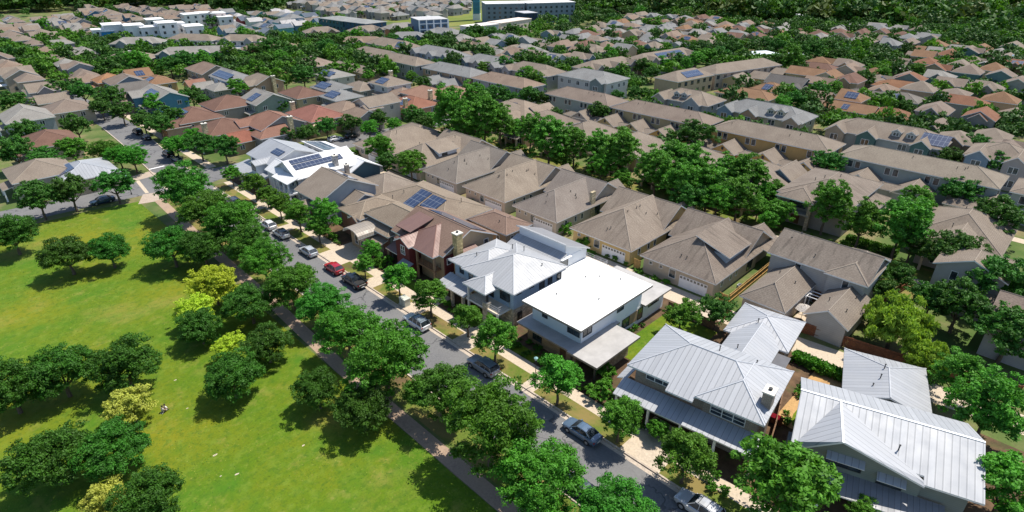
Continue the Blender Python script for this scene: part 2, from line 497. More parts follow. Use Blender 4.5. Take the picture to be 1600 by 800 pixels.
# ------------------------------------------------------------------ house builder
OCC = []
class House:
    """parts are collected in local coordinates; with rot == 0 the numbers given are place coordinates"""
    def __init__(s, name, label, x, y, rot=0.0, cat="house", group=None, gloc=False):
        s.root = empty(name, (x, y, 0), rot); tag(s.root, label, cat, group)
        s.ox, s.oy = (0, 0) if (rot or gloc) else (x, y)
        s.parts = {}
        s.one = {}
    def mb(s, part):
        if part not in s.parts: s.parts[part] = MB()
        return s.parts[part]
    def X(s, p): return (p[0] - s.ox, p[1] - s.oy, p[2])
    def vol(s, x0, x1, y0, y1, z0, z1, m, part="wall", mtop=None):
        s.mb(part).box(x0 - s.ox, x1 - s.ox, y0 - s.oy, y1 - s.oy, z0, z1, m, mtop, bottom=z0 > .3)
    def slab(s, polys, t, m, ms=TRIM, part="roof"):
        s.mb(part).slab([[s.X(p) for p in P] for P in polys], t, m, ms)
    def block(s, X0, X1, Y0, Y1, ze, p, rm, wm, axis='x', ends='hh', oh=.5, z0=0, part="roof", wall=True, ms=TRIM, t=.2, wpart="wall"):
        """hip / gable roof on the eave outline, walls set in by oh.  returns ridge height"""
        sw = axis == 'y'
        a0, a1, c0, c1 = (Y0, Y1, X0, X1) if sw else (X0, X1, Y0, Y1)
        half = (c1 - c0) / 2; c = (c0 + c1) / 2; zr = ze + p * half
        ra = a0 + (half if ends[0] == 'h' else 0); rb = a1 - (half if ends[1] == 'h' else 0)
        if ra > rb: ra = rb = (a0 + a1) / 2
        def T(a, cc, z): return (cc, a, z) if sw else (a, cc, z)
        def up(P):
            n = (Vector(P[1]) - Vector(P[0])).cross(Vector(P[2]) - Vector(P[0]))
            return P if n.z > 0 else list(reversed(P))
        pl = []
        if rb - ra < 1e-6:
            pl += [[T(a0, c0, ze), T(a1, c0, ze), T(ra, c, zr)], [T(a1, c1, ze), T(a0, c1, ze), T(ra, c, zr)]]
        else:
            pl += [[T(a0, c0, ze), T(a1, c0, ze), T(rb, c, zr), T(ra, c, zr)], [T(a1, c1, ze), T(a0, c1, ze), T(ra, c, zr), T(rb, c, zr)]]
        if ends[0] == 'h': pl.append([T(a0, c1, ze), T(a0, c0, ze), T(ra, c, zr)])
        if ends[1] == 'h': pl.append([T(a1, c0, ze), T(a1, c1, ze), T(rb, c, zr)])
        s.slab([up(P) for P in pl], t, rm, ms, part)
        # ridge and hip caps
        if part != "far":
            cm = plain("ridge_cap", CAPC.get(rm.name, (.3, .26, .22)), .9, .12)
            mbp = s.mb(part)
            def edge(A_, B_): mbp.tube(s.X(A_), s.X(B_), .085, .085, 5, cm, False)
            if rb - ra > .3: edge(T(ra, c, zr), T(rb, c, zr))
            if ends[0] == 'h': edge(T(a0, c0, ze), T(ra, c, zr)); edge(T(a0, c1, ze), T(ra, c, zr))
            if ends[1] == 'h': edge(T(a1, c0, ze), T(rb, c, zr)); edge(T(a1, c1, ze), T(rb, c, zr))
        if wall:
            zt = ze + p * oh - t * .55
            w = s.mb(wpart)
            x0, x1, y0, y1 = X0 + oh, X1 - oh, Y0 + oh, Y1 - oh
            w.box(x0 - s.ox, x1 - s.ox, y0 - s.oy, y1 - s.oy, z0, zt, wm, bottom=z0 > .3)
            for e, a, sg in ((ends[0], a0 + oh, -1), (ends[1], a1 - oh, 1)):
                if e == 'g':
                    b0, b1 = c0 + oh, c1 - oh
                    zz = zr - t * .55
                    P = [T(a, b0, zt), T(a, b1, zt), T(a, c, zz)]
                    Q = [T(a - sg * .15, b0, zt), T(a - sg * .15, b1, zt), T(a - sg * .15, c, zz)]
                    w.poly([s.X(q) for q in P], wm); w.poly([s.X(q) for q in reversed(Q)], wm)
        return zr
    def flat(s, x0, x1, y0, y1, z, t, m, ms=None, part="roof"):
        s.mb(part).box(x0 - s.ox, x1 - s.ox, y0 - s.oy, y1 - s.oy, z - t, z, ms or m, m)
    def F(s, face, pl):
        """local frame on a wall face: origin function (a along wall, out, z) -> point"""
        if face == '-x': return lambda a, o, z: (pl - o - s.ox, a - s.oy, z)
        if face == '+x': return lambda a, o, z: (pl + o - s.ox, a - s.oy, z)
        if face == '-y': return lambda a, o, z: (a - s.ox, pl - o - s.oy, z)
        return lambda a, o, z: (a - s.ox, pl + o - s.oy, z)
    def _bx(s, mb, f, a0, a1, o0, o1, z0, z1, m):
        P = [f(a0, o0, z0), f(a1, o1, z1)]
        x0, x1 = sorted((P[0][0], P[1][0])); y0, y1 = sorted((P[0][1], P[1][1]))
        mb.box(x0, x1, y0, y1, z0, z1, m)
    def win(s, face, pl, a, z, w, h, n=1, fm=TRIM, gm=None, sub=True, fw=.07, rows=1, name="window"):
        """window: dark pane (part) with its frame (sub-part)"""
        f = s.F(face, pl); g = gm or GLS
        mb = MB(); s._bx(mb, f, a - w / 2, a + w / 2, -.02, .03, z, z + h, g)
        fr = mb if not sub else MB()
        for (p0, p1, q0, q1) in ((a - w / 2 - fw, a + w / 2 + fw, z + h, z + h + fw), (a - w / 2 - fw, a + w / 2 + fw, z - fw, z),
                                 (a - w / 2 - fw, a - w / 2, z, z + h), (a + w / 2, a + w / 2 + fw, z, z + h)):
            s._bx(fr, f, p0, p1, -.02, .075, q0, q1, fm)
        for i in range(1, n):
            q = a - w / 2 + w * i / n; s._bx(fr, f, q - .05, q + .05, -.01, .06, z + .001, z + h - .001, fm)
        for i in range(1, rows):
            q = z + h * i / rows; s._bx(fr, f, a - w / 2 + .001, a + w / 2 - .001, -.01, .05, q - .03, q + .03, fm)
        o = mb.build(name, s.root)
        if sub: fr.build("window_frame", o)
        return o
    def garage(s, face, pl, a, w=5.0, h=2.2, m=None, lites=True):
        f = s.F(face, pl); mb = MB(); m = m or WHITEP
        s._bx(mb, f, a - w / 2, a + w / 2, -.02, .04, .05, h, m)
        for i in range(1, 4): s._bx(mb, f, a - w / 2, a + w / 2, .0, .047, h * i / 4 - .015, h * i / 4 + .015, TRIM)
        if lites:
            k = int(w / .6)
            for i in range(k):
                q = a - w / 2 + w * (i + .5) / k; s._bx(mb, f, q - .2, q + .2, 0, .055, h * .77, h * .94, GLS)
        return mb.build("garage_door", s.root)
    def door(s, face, pl, a, w=1.0, h=2.1, z=.15, m=None):
        f = s.F(face, pl); mb = MB(); m = m or plain("door_paint", (.12, .06, .03), .5)
        s._bx(mb, f, a - w / 2, a + w / 2, -.02, .05, z, z + h, m); o = mb.build("door", s.root)
        kb = MB(); s._bx(kb, f, a + w * .34, a + w * .42, .04, .1, z + .95, z + 1.05, DARK); kb.build("handle", o); return o
    def piece(s, name, fn, parent=None):
        mb = MB(); fn(mb); return mb.build(name, parent or s.root)
    def bar(s, name, x0, x1, y0, y1, z0, z1, m, parent=None):
        mb = MB(); mb.box(x0 - s.ox, x1 - s.ox, y0 - s.oy, y1 - s.oy, z0, z1, m); return mb.build(name, parent or s.root)
    def solar(s, P, t=.07, lift=.12):
        """solar array on a roof plane, P = four corners lying on the plane"""
        Q = [Vector(s.X(p)) for p in P]
        n = (Q[1] - Q[0]).cross(Q[3] - Q[0]).normalized()
        if n.z < 0: Q.reverse(); n = -n
        Q = [q + n * (lift + .0) for q in Q]
        mb = MB(); mb.poly(Q, SOL); B = [q - n * t for q in Q]; mb.poly(list(reversed(B)), DARK)
        for i in range(4):
            j = (i + 1) % 4; mb.poly((B[i], B[j], Q[j], Q[i]), DARK)
        return mb.build("solar_panel", s.root)
    def vents(s, spots):
        for (x, y, z) in spots:
            mb = MB(); x -= s.ox; y -= s.oy
            mb.tube((x, y, z - .4), (x, y, z + .32), .06, .06, 6, DARK)
            mb.tube((x, y, z + .32), (x, y, z + .39), .11, .09, 6, DARK)
            mb.build("vent_pipe", s.root)
    def chimney(s, x0, x1, y0, y1, z0, z1, m):
        o = s.bar("chimney", x0, x1, y0, y1, z0, z1, m)
        cb = MB(); cb.box(x0 - .1 - s.ox, x1 + .1 - s.ox, y0 - .1 - s.oy, y1 + .1 - s.oy, z1 + .002, z1 + .16, plain("cap_stone", (.6, .57, .5)))
        cb.tube(((x0 + x1) / 2 - s.ox, (y0 + y1) / 2 - s.oy, z1 + .16), ((x0 + x1) / 2 - s.ox, (y0 + y1) / 2 - s.oy, z1 + .4), .18, .2, 8, DARK)
        cb.build("chimney_cap", o)
    def railing(s, line, z, h=1.0, m=None, step=1.3):
        m = m or plain("rail_metal", (.5, .5, .5), .4)
        mb = MB()
        for i in range(len(line) - 1):
            (x0, y0), (x1, y1) = line[i], line[i + 1]; d = math.hypot(x1 - x0, y1 - y0); k = max(1, int(d / step))
            P = lambda u, zz: (x0 + (x1 - x0) * u - s.ox, y0 + (y1 - y0) * u - s.oy, zz)
            for j in range(k + 1): mb.tube(P(j / k, z), P(j / k, z + h), .03, .03, 5, m)
            for zz in (z + h, z + h * .66, z + h * .33): mb.tube(P(0, zz), P(1, zz), .022, .022, 5, m)
        return mb.build("railing", s.root)
    def post(s, x, y, z0, z1, r, m, name="porch_post"):
        return s.bar(name, x - r, x + r, y - r, y + r, z0, z1, m)
    def done(s):
        w = s.parts.get("wall") or s.parts.get("roof")
        if w:
            xs = [p[0] for p in w.v]; ys = [p[1] for p in w.v]; a = s.root.rotation_euler[2]
            nx = max(1, int((max(xs) - min(xs)) / 6)); ny = max(1, int((max(ys) - min(ys)) / 6))
            for i in range(nx):
                for j in range(ny):
                    x = min(xs) + (max(xs) - min(xs)) * (i + .5) / nx; y = min(ys) + (max(ys) - min(ys)) * (j + .5) / ny
                    OCC.append((s.root.location[0] + x * math.cos(a) - y * math.sin(a), s.root.location[1] + x * math.sin(a) + y * math.cos(a), 4.4))
        for k, mb in s.parts.items(): mb.build(k, s.root)
        return s.root

SILVER = metal((.345, .355, .375), .6, .5, .12)
WHITEM = metal((.335, .34, .35), .5, .5, .05)
PALEM = metal((.32, .33, .348), .6, .5, .1)
BROWNM = metal((.165, .092, .075), .5, .5, .1)
GREYM = metal((.22, .22, .23), .5, .5, .1)

# ------------------------------------------------------------------ street-front houses, near to far
# H1 siding house with silver roof, turned with the bend of the street
h = House("siding_house", "dark green siding house with silver metal roof and two awnings, nearest beside the bend", 55.5, 12.8, math.radians(17))
sg = siding((.20, .225, .20)); dk = siding((.13, .15, .15))
h.vol(-4.6, 5.0, -15, -.6, 0, 5.6, sg)
zr = 8.0
zm_ = lambda x: zr + x * .4375
for (xa, y0_, y1_) in ((-5.6, -.9, 0), (-4.8, -11.2, -.9), (-5.6, -15.8, -11.2)):
    h.slab([[(xa, y0_, zm_(xa)), (0, y0_, zr), (0, y1_, zr), (xa, y1_, zm_(xa))]], .2, SILVER)
h.slab([[(0, -15.8, zr), (5.7, -15.8, 5.55), (5.7, 0, 5.55), (0, 0, zr)]], .2, SILVER)
h.slab([[(-.12, -15.8, zr + .02), (.12, -15.8, zr + .02), (.12, .05, zr + .02), (-.12, .05, zr + .02)]], .06, WHITEP, WHITEP)
# cross gable towards the street: short left slope, long right slope
h.slab([[(-5.65, -4.2, 7.55), (-.1, -3.7, 8.0), (-5.5, -.45, 5.7), (-5.7, -1.3, 5.6)]], .2, SILVER)
h.slab([[(-5.65, -4.2, 7.55), (-5.72, -11.3, 5.45), (-5.3, -11.3, 5.66), (-.1, -3.7, 8.0)]], .2, SILVER)
h.slab([[(-5.72, -4.3, 7.56), (-5.72, -4.1, 7.56), (-.1, -3.6, 8.02), (-.1, -3.8, 8.02)][::-1]], .06, WHITEP, WHITEP)
h.mb("wall").poly([(-4.95, -1.5, .0), (-4.95, -1.5, 5.6), (-4.95, -4.2, 7.4), (-4.95, -11.3, 5.3), (-4.95, -11.3, 0)], sg)
h.win('-x', -4.95, -4.9, 4.0, 3.0, 1.15, 3, fm=DARK); h.win('-x', -4.95, -8.9, 3.5, 2.0, 1.0, 2, fm=DARK)
for (a, z, w) in ((-4.9, 5.45, 3.3), (-8.9, 4.8, 2.4)):
    h.piece("awning", lambda mb: mb.slab([[(-5.75, a - w / 2, z - .35), (-4.95, a - w / 2, z + .05), (-4.95, a + w / 2, z + .05), (-5.75, a + w / 2, z - .35)]], .06, SILVER, TRIM))
h.slab([[(-7.6, -13.5, 2.75), (-4.95, -13.5, 3.35), (-4.95, -3.2, 3.35), (-7.6, -3.2, 2.75)]], .15, GREYM, TRIM, "porch_roof")
for y in (-3.5, -8.4, -13.2): h.post(-7.3, y, 0, 2.6, .14, WHITEP)
h.win('-x', -4.96, -6.5, .9, 2.2, 1.4, 2, fm=DARK); h.door('-x', -4.96, -9.6)
h.mb('wall').poly([(5.0, -14.9, 5.5), (-4.6, -14.9, 5.5), (0, -14.9, 7.8)], sg)
h.block(7.2, 17.6, -13.5, -4.6, 3.4, .36, PALEM, sg, 'x', 'gh')
h.block(5.2, 9.0, -13.0, -6.0, 3.0, .3, PALEM, sg, 'x', 'gg')
h.vents([(-3.2, -9, 6.9), (9.5, -7.5, 4.4), (11, -8.2, 4.9), (13, -8.6, 5.1)])
h.vol(-4.3, -3.0, -.62, .25, 0, 4.6, dk)
h.done()

# H2 tan brick house, silver hip roof, deep porch roof
h = House("brick_house", "tan brick house with silver hip metal roof and long blue-grey porch roof", 48.1, 29.3, math.radians(7.4))
bk = brick((.27, .205, .15))
h.block(0, 10.4, -15.6, 0, 6.2, .43, SILVER, bk, 'y', 'hh', .8)
h.block(-.45, 7.0, -15.62, -8.3, 6.2, .44, SILVER, bk, 'x', 'hg', .8)
h.slab([[(-1.0, -8.3, 5.80), (1.2, -8.3, 6.74), (1.2, -5.2, 6.74), (-1.0, -5.2, 5.80)]], .2, SILVER)
h.slab([[(-2.2, -15.8, 3.25), (.4, -15.8, 4.05), (.4, .4, 4.05), (-2.2, .4, 3.25)]], .16, SILVER, TRIM, "porch_roof")
h.slab([[(.41, .0, 4.03), (.41, 1.3, 3.45), (7.0, 1.3, 3.45), (7.0, -.2, 4.0)][::-1]], .14, SILVER, TRIM, "side_roof")
for y in (-15.4, -11.6, -7.8, -4, 0): h.post(-1.95, y, 0, 3.1, .13, WHITEP)
h.win('-x', .8, -3.7, 4.85, 3.0, 1.05, 3, rows=2); h.win('-x', .8, -6.9, 5.0, 2.2, .6, 3, rows=1)
h.win('-x', .35, -11.8, 4.35, 3.6, 1.35, 3, rows=3)
h.win('-x', .35, -12.2, .9, 4.6, 1.5, 4, rows=3); h.win('-x', .8, -5.2, .7, 2.0, 1.7, 2); h.door('-x', .8, -8.0)
h.win('-y', -14.8, 5, 4.4, 1.4, 1.3, 2); h.win('-y', -14.8, 6, 1.0, 1.4, 1.3, 2)
h.chimney(2.0, 3.4, -15.35, -14.35, 0, 8.2, bk)
h.block(17.9, 26.5, -13.5, -5.2, 3.4, .38, SILVER, bk, 'x', 'hh')
h.block(9.0, 20.5, -12.4, -6.2, 3.4, .48, SILVER, bk, 'x', 'gg')
h.slab([[(12.5, -14.0, 2.95), (17.6, -14.0, 2.95), (17.6, -11.5, 3.05), (12.5, -11.5, 3.05)]], .12, plain("dark_canopy", (.09, .09, .1), .7), TRIM, "canopy")
h.garage('+x', 26.0, -9.4); h.vents([(8, -12, 7.2), (7, -8, 8.0), (13.5, -8.4, 4.6), (20.5, -8.7, 4.9)])
h.done()

# H3 white flat-roofed modern house
h = House("modern_house", "flat white roofed modern house with pale walls and timber-brick ground floor", 57, 42)
wh = plain("white_render", (.70, .72, .74), .7, .03); bt = brick((.34, .215, .115), (.36, .25, .16), .6, .2); gf = plain("grey_roof_membrane", (.36, .345, .33), .85, .15, .6)
wr, nt_, b_ = _new("white_roof_membrane")
uv_, u_, v_ = uvsep(nt_); lap = mathn(nt_, 'LESS_THAN', mathn(nt_, 'FRACT', mathn(nt_, 'MULTIPLY', v_, 1 / 1.9)), .035)
cw_ = mixc(nt_, maprange(nt_, noise(nt_, worldpos(nt_), .28, 4), .45, .7, 0, .55), (.78, .775, .75), (.66, .65, .61))
cw_ = mixc(nt_, maprange(nt_, noise(nt_, worldpos(nt_), 1.4, 4), .6, .75, 0, .3), cw_, (.52, .50, .46))
L(nt_, mixc(nt_, mathn(nt_, 'MULTIPLY', lap, .35), cw_, (.55, .54, .52)), b_.inputs["Base Color"]); b_.inputs["Roughness"].default_value = .6
h.flat(49.0, 65.0, 36.9, 47.1, 6.65, .32, wr, plain("fascia_metal", (.2, .18, .16), .5))
h.vol(50.6, 64.2, 38.0, 46.6, 3.0, 6.33, wh)
h.vol(49.7, 70.0, 38.02, 46.62, 0, 3.0, bt)
h.vol(58.2, 70.4, 37.98, 46.66, 0, 3.02, wh)
h.flat(48.4, 58.3, 37.4, 47.5, 3.3, .26, gf, plain("fascia_metal", (.2, .18, .16), .5), "porch_roof")
h.flat(48.0, 57.3, 33.4, 38.2, 3.42, .3, gf, plain("fascia_metal", (.2, .18, .16), .5), "carport_roof")
h.flat(64.22, 71.2, 37.2, 47.3, 3.4, .26, gf, plain("fascia_metal", (.2, .18, .16), .5), "rear_roof")
h.vol(51.5, 56.6, 34.6, 37.9, 0, 3.1, stone((.42, .33, .22)))
for p in ((48.5, 34), (48.5, 37.8)): h.post(*p, 0, 3.1, .12, DARK)
h.win('-x', 50.6, 44.3, 4.5, .8, 1.1, 1, fm=DARK); h.win('-x', 50.6, 39.3, 4.2, 1.9, 1.5, 2, fm=DARK)
h.win('-y', 38.0, 51.8, 4.2, 1.7, 1.5, 2, fm=DARK)
h.win('-y', 37.98, 60.6, 1.1, 1.6, 1.5, 1, fm=DARK); h.win('-y', 37.98, 64.2, .9, 1.1, 1.8, 1, fm=DARK); h.win('-y', 38.0, 59.0, 4.6, 1.4, 1.0, 2, fm=DARK)
h.bar("wood_panel", 61.5, 63.4, 37.9, 38.0, 1.0, 2.7, plain("cedar", (.30, .20, .12)))
h.win('-y', 37.98, 67.6, 1.9, 2.6, .7, 3, fm=DARK)
h.win('-x', 49.7, 44.8, .9, 1.5, 1.4, 2, fm=DARK); h.door('-x', 49.7, 40.2)
h.garage('+x', 70.4, 42.3)
h.vents([(53.4, 44.8, 6.5), (60, 45, 6.5), (61.5, 43.6, 6.5), (56.5, 39.9, 6.5), (63, 41, 6.5)])
h.done()

# H4 white seam-metal hip house with stone base
h = House("seam_roof_house", "blue-white house with broad white seam-metal hip roof and corner balcony", 56, 56)
bl = siding((.36, .46, .56), .3); st = stone((.60, .52, .40))
h.block(49.8, 61.6, 49.5, 60.6, 6.1, .40, WHITEM, bl, 'x', 'hh', .7, z0=3.0)
h.block(50.2, 60.5, 55.2, 64.1, 6.08, .36, WHITEM, bl, 'x', 'hh', .7, z0=3.0)
h.vol(50.55, 60.9, 50.25, 63.3, 0, 3.0, st)
h.block(47.5, 54.2, 52.9, 57.7, 5.65, .46, WHITEM, bl, 'x', 'hg', .4, wall=False)
h.slab([[(47.6, 57.65, 3.15), (50.4, 57.65, 3.85), (50.4, 64.0, 3.85), (47.6, 64.0, 3.15)]], .16, WHITEM, TRIM, "porch_roof")
h.flat(48.0, 50.6, 50.8, 57.6, 3.05, .3, plain("balcony_tile", (.55, .47, .36)), wh, "balcony")
h.vol(47.9, 48.9, 53.0, 53.9, 0, 3.9, st); h.post(48.4, 53.4, 3.9, 5.5, .12, DARK); h.post(48.2, 57.2, 0, 5.5, .14, TRIM); h.post(48.2, 51.1, 0, 2.8, .14, TRIM)
h.railing([(50.4, 50.9), (48.1, 50.9), (48.1, 53.0)], 3.05); h.railing([(48.1, 54.0), (48.1, 57.2)], 3.05)
for y in (58.3, 60.8, 63.6): h.post(48.0, y, 0, 3.0, .2, st)
h.win('-x', 50.5, 51.9, 3.9, 1.9, 1.5, 1, fm=DARK); h.win('-x', 50.9, 61.8, 4.3, .8, 1.3, 1, fm=DARK); h.win('-x', 50.5, 59.2, 4.3, .9, 1.2, 1, fm=DARK)
h.win('-x', 50.5, 57.9, 4.3, .7, 1.2, 1, fm=DARK); h.win('-x', 50.5, 55.3, 3.4, 2.0, 1.9, 2, fm=DARK)
for x, z, w, hh in ((51.6, 5.2, .8, .45), (54.2, 5.2, .8, .45), (56.4, 4.2, 1.0, 1.5), (58.2, 4.2, .8, 1.5), (60.2, 4.2, .8, 1.5)): h.win('-y', 50.2, x, z, w, hh, 1, fm=DARK)
h.win('-y', 50.25, 51.8, .9, .8, 1.2, 1, fm=DARK); h.win('-y', 50.25, 55.5, .7, 1.6, 1.5, 2)
h.win('-x', 50.55, 61.2, .8, 2.4, 1.4, 2, fm=DARK); h.door('-x', 50.55, 58.6)
# clerestory garden wing
h.vol(62.6, 70.2, 52.8, 63.0, 0, 5.1, plain("white_render", (.70, .72, .74), .7, .03)); h.vol(64.7, 64.95, 52.9, 62.9, 5.1, 7.35, wh)
for yy in (52.85, 62.95): h.mb("wall").poly([h.X(p) for p in ((64.8, yy, 5.1), (70.0, yy, 5.1), (64.8, yy, 7.35))][::(1 if yy < 60 else -1)], wh)
h.slab([[(61.9, 52.4, 4.95), (64.7, 52.4, 6.0), (64.7, 63.3, 6.0), (61.9, 63.3, 4.95)]], .18, WHITEM)
h.slab([[(64.3, 52.4, 7.6), (70.6, 52.4, 5.0), (70.6, 63.3, 5.0), (64.3, 63.3, 7.6)]], .2, GREYM)
h.flat(61.7, 70.4, 48.2, 52.7, 3.25, .3, wr, bl, "deck"); h.vol(62.0, 70.0, 48.5, 52.7, 0, 2.95, bl); h.railing([(62, 48.4), (70.1, 48.4), (70.1, 52.5)], 3.25)
h.win('-y', 52.8, 64.4, 3.4, 1.9, 1.6, 1, fm=DARK); h.bar("awning", 63.2, 65.6, 52.1, 52.78, 5.3, 5.42, WHITEP); 
h.vents([(52.9, 60.5, 7.2), (57.6, 57.5, 8.0), (58.6, 56, 7.8), (57.8, 51.5, 6.9)])
h.done()

# H5 red house, brown roofs
h = House("red_house", "red timber house with brown ribbed metal roof and tall yellow stone chimney", 56, 72)
rd = siding((.135, .020, .019), .2); tn = plain("tan_render", (.40, .29, .18), .8, .08); bs = shingle((.235, .165, .135)); orb = brick((.42, .25, .12))
h.block(50.4, 62.2, 65.7, 79.8, 5.8, .47, bs, tn, 'y', 'gg', .5)
h.block(49.1, 58.0, 66.7, 77.0, 5.75, .45, BROWNM, rd, 'x', 'hg', .6, wall=False)
h.block(48.3, 53.0, 71.9, 76.1, 5.9, .55, BROWNM, rd, 'x', 'gg', .3)
h.vol(51.8, 55, 67.4, 76.0, 0, 5.8, rd); h.vol(50.0, 52, 72.2, 75.8, 0, 3.0, orb)
h.flat(49.5, 52.0, 66.9, 71.8, 3.1, .25, plain("deck_timber", (.22, .13, .07)), plain("deck_timber", (.22, .13, .07)), "balcony")
wdm = plain("deck_timber", (.22, .13, .07)); h.railing([(52, 67.0), (49.6, 67.0), (49.6, 71.7)], 3.1, 1.0, wdm, .5)
for p in ((49.7, 67.1), (49.7, 71.6), (51.8, 67.1)): h.post(*p, 0, 5.7, .16, plain("cedar", (.30, .20, .12)))
h.slab([[(50.3, 73.9, 7.35), (55.3, 73.9, 8.35), (55.3, 78.0, 8.35), (50.3, 78.0, 7.35)]], .16, BROWNM, plain("dark_trim", (.05, .03, .03)))
h.vol(51.2, 54.5, 74.3, 77.6, 5.5, 7.3, rd); h.win('-x', 51.2, 76.0, 6.1, 2.4, .9, 3, fm=DARK)
h.slab([[(48.9, 75.9, 2.95), (51.2, 75.9, 3.7), (51.2, 79.7, 3.7), (48.9, 79.7, 2.95)]], .14, BROWNM, TRIM, "porch_roof")
h.slab([[(47.2, 71.2, 2.6), (48.6, 71.2, 3.2), (48.6, 74.1, 3.2), (47.2, 74.1, 2.6)]], .08, GREYM, DARK, "awning")
for y in (76.3, 79.3): h.post(49.2, y, 0, 2.8, .15, orb)
h.chimney(52.7, 53.9, 64.9, 66.0, 0, 9.0, stone((.55, .42, .20)))
h.vol(54.6, 57.0, 64.8, 66.3, 0, 5.0, rd); h.slab([[(54.3, 64.3, 5.0), (57.4, 64.3, 5.0), (57.4, 66.2, 5.6), (54.3, 66.2, 5.6)]], .12, BROWNM)
h.vol(50.95, 56, 65.9, 66.3, 0, 5.4, rd)
h.win('-x', 48.6, 73.9, 4.0, 1.0, 1.5, 2, rows=2); h.win('-y', 66.2, 60.0, 4.6, .9, .9, 1); h.win('-y', 65.9, 51.7, 4.0, .7, 1.0, 1); h.win('-y', 64.8, 55.8, 3.4, .7, .9, 1); h.win('-x', 51.8, 69.5, 3.4, 2.6, 1.7, 3, fm=DARK)
h.win('-x', 50.9, 78.0, .9, 1.6, 1.4, 2); h.door('-x', 50.0, 74.0); h.win('-y', 65.9, 52.0, .8, .9, 1.4, 1)
zz = lambda x: 5.8 + .47 * (62.2 - x)
h.solar([(57.0, 66.4, zz(57.0)), (60.3, 66.4, zz(60.3)), (60.3, 77.6, zz(60.3)), (57.0, 77.6, zz(57.0))])
h.done()
h = House("detached_garage", "brown hip roofed tan garage block behind red house", 66.7, 69.8, cat="garage")
h.block(63.5, 70.1, 64.9, 74.6, 5.4, .40, bs, tn, 'y', 'hh', .4); h.win('-y', 65.3, 65.3, 3.6, .7, 1.0, 1); h.win('-x', 63.9, 67.3, 3.6, .7, .8, 1); h.garage('+x', 69.7, 70)
h.vents([(65.4, 68.5, 6.1), (67.5, 68, 6.3)]); h.done()

# H6 brown shingle house with barrel porch
h = House("shingle_house", "sprawling brown shingle house with curved metal porch and two solar arrays", 60, 87)
s6 = shingle((.275, .228, .182)); rb = brick((.26, .09, .055), (.3, .24, .2)); dkst = plain("dark_stucco", (.16, .15, .13), .85)
h.block(50.0, 60.6, 80.4, 93.6, 4.3, .40, s6, rb, 'y', 'hh', .5)
h.block(51.3, 59.0, 79.4, 89.6, 5.75, .47, s6, dkst, 'y', 'gh', .55)
h.block(49.4, 55.5, 89.2, 92.4, 4.5, .55, s6, rb, 'x', 'gg', .35)
h.block(49.8, 60.0, 88.8, 96.6, 5.0, .36, s6, rb, 'x', 'hh', .5)
h.block(58.5, 71.0, 76.1, 97.6, 4.7, .36, s6, rb, 'y', 'hh', .5)
h.slab([[(49.0, 81.2, 2.95), (53.8, 81.2, 4.1), (53.8, 86.6, 4.1), (49.0, 86.6, 2.95)]], .16, s6, TRIM, "porch_roof")
def barrel(mb):
    P = []
    for i in range(9):
        a = math.pi * i / 8; P.append((86.9 - 2.6 * math.cos(a), 3.7 + 1.2 * math.sin(a)))
    mb.slab([[(46.6 - h.ox, P[i][0] - h.oy, P[i][1]), (53.0 - h.ox, P[i][0] - h.oy, P[i][1]), (53.0 - h.ox, P[i + 1][0] - h.oy, P[i + 1][1]), (46.6 - h.ox, P[i + 1][0] - h.oy, P[i + 1][1])] for i in range(8)], .12, metal((.27, .235, .195), .5, .5, .1), TRIM)
h.piece("porch_roof", barrel)
h.vol(48.4, 51, 84.8, 90.0, 0, 3.7, plain("tan_render", (.40, .29, .18), .8, .08)); h.vol(50.7, 53, 80.2, 84.8, 0, 4.0, dkst)
h.win('-x', 48.4, 86.3, 1.0, .9, 1.7, 1, fm=TRIM); h.win('-x', 48.4, 88.2, 1.0, .9, 1.7, 1, fm=TRIM); h.door('-x', 50.7, 83.0)
for p in ((49.3, 81.6), (49.3, 86.4)): h.post(*p, 0, 2.8, .25, stone((.42, .33, .22)))
zf = lambda x: 4.7 + .36 * (x - 58.5)
for (xa, xb, ya, yb) in ((59.3, 64.4, 86.0, 89.3), (60.9, 64.2, 81.4, 85.5)): h.solar([(xa, ya, zf(xa)), (xb, ya, zf(xb)), (xb, yb, zf(xb)), (xa, yb, zf(xa))])
h.win('-y', 76.6, 61.5, 3.2, 1.2, .9, 2); h.win('-x', 50.7, 92.0, 3.4, 1.2, 1.2, 2); h.garage('+x', 70.5, 85, 5); h.vents([(58, 90, 6.8), (62, 92, 6.2), (66.5, 80, 6.6)])
h.done()

# H7 grey-blue gable house
h = House("gable_house", "blue-grey house with steep brown gable roof beside white roofed house", 55, 105)
gb = siding((.30, .33, .36)); s7 = shingle((.28, .24, .205))
h.block(48.3, 61.8, 100.6, 110.8, 5.3, .47, s7, gb, 'y', 'gg', .5)
h.block(53.0, 60.0, 97.4, 103, 3.9, .52, s7, gb, 'y', 'gg', .4); h.block(61.0, 71.2, 98.4, 111, 3.3, .4, s7, gb, 'x', 'hh', .4)
h.block(46.9, 51, 103.6, 107.2, 3.6, .6, s7, gb, 'x', 'gg', .3, wall=False)
for p in ((47.4, 104.1), (47.4, 106.7)): h.post(*p, 0, 3.5, .2, stone((.42, .33, .22)))
h.win('-y', 97.8, 56.5, 3.0, 1.1, 1.3, 2); h.win('-x', 48.8, 109, 3.6, 1.0, 1.3, 2); h.win('-x', 48.8, 102.2, 3.4, 1.3, 1.3, 2); h.win('-x', 48.8, 108.8, .8, 1.2, 1.4, 2); h.door('-x', 48.8, 105.4); h.win('-x', 53.4, 99.2, 1.0, 1.6, 1.3, 2)
zb = lambda x: 5.3 + .47 * (61.8 - x); h.solar([(55.8, 101.2, zb(55.8)), (57.6, 101.2, zb(57.6)), (57.6, 109.4, zb(57.6)), (55.8, 109.4, zb(55.8))])
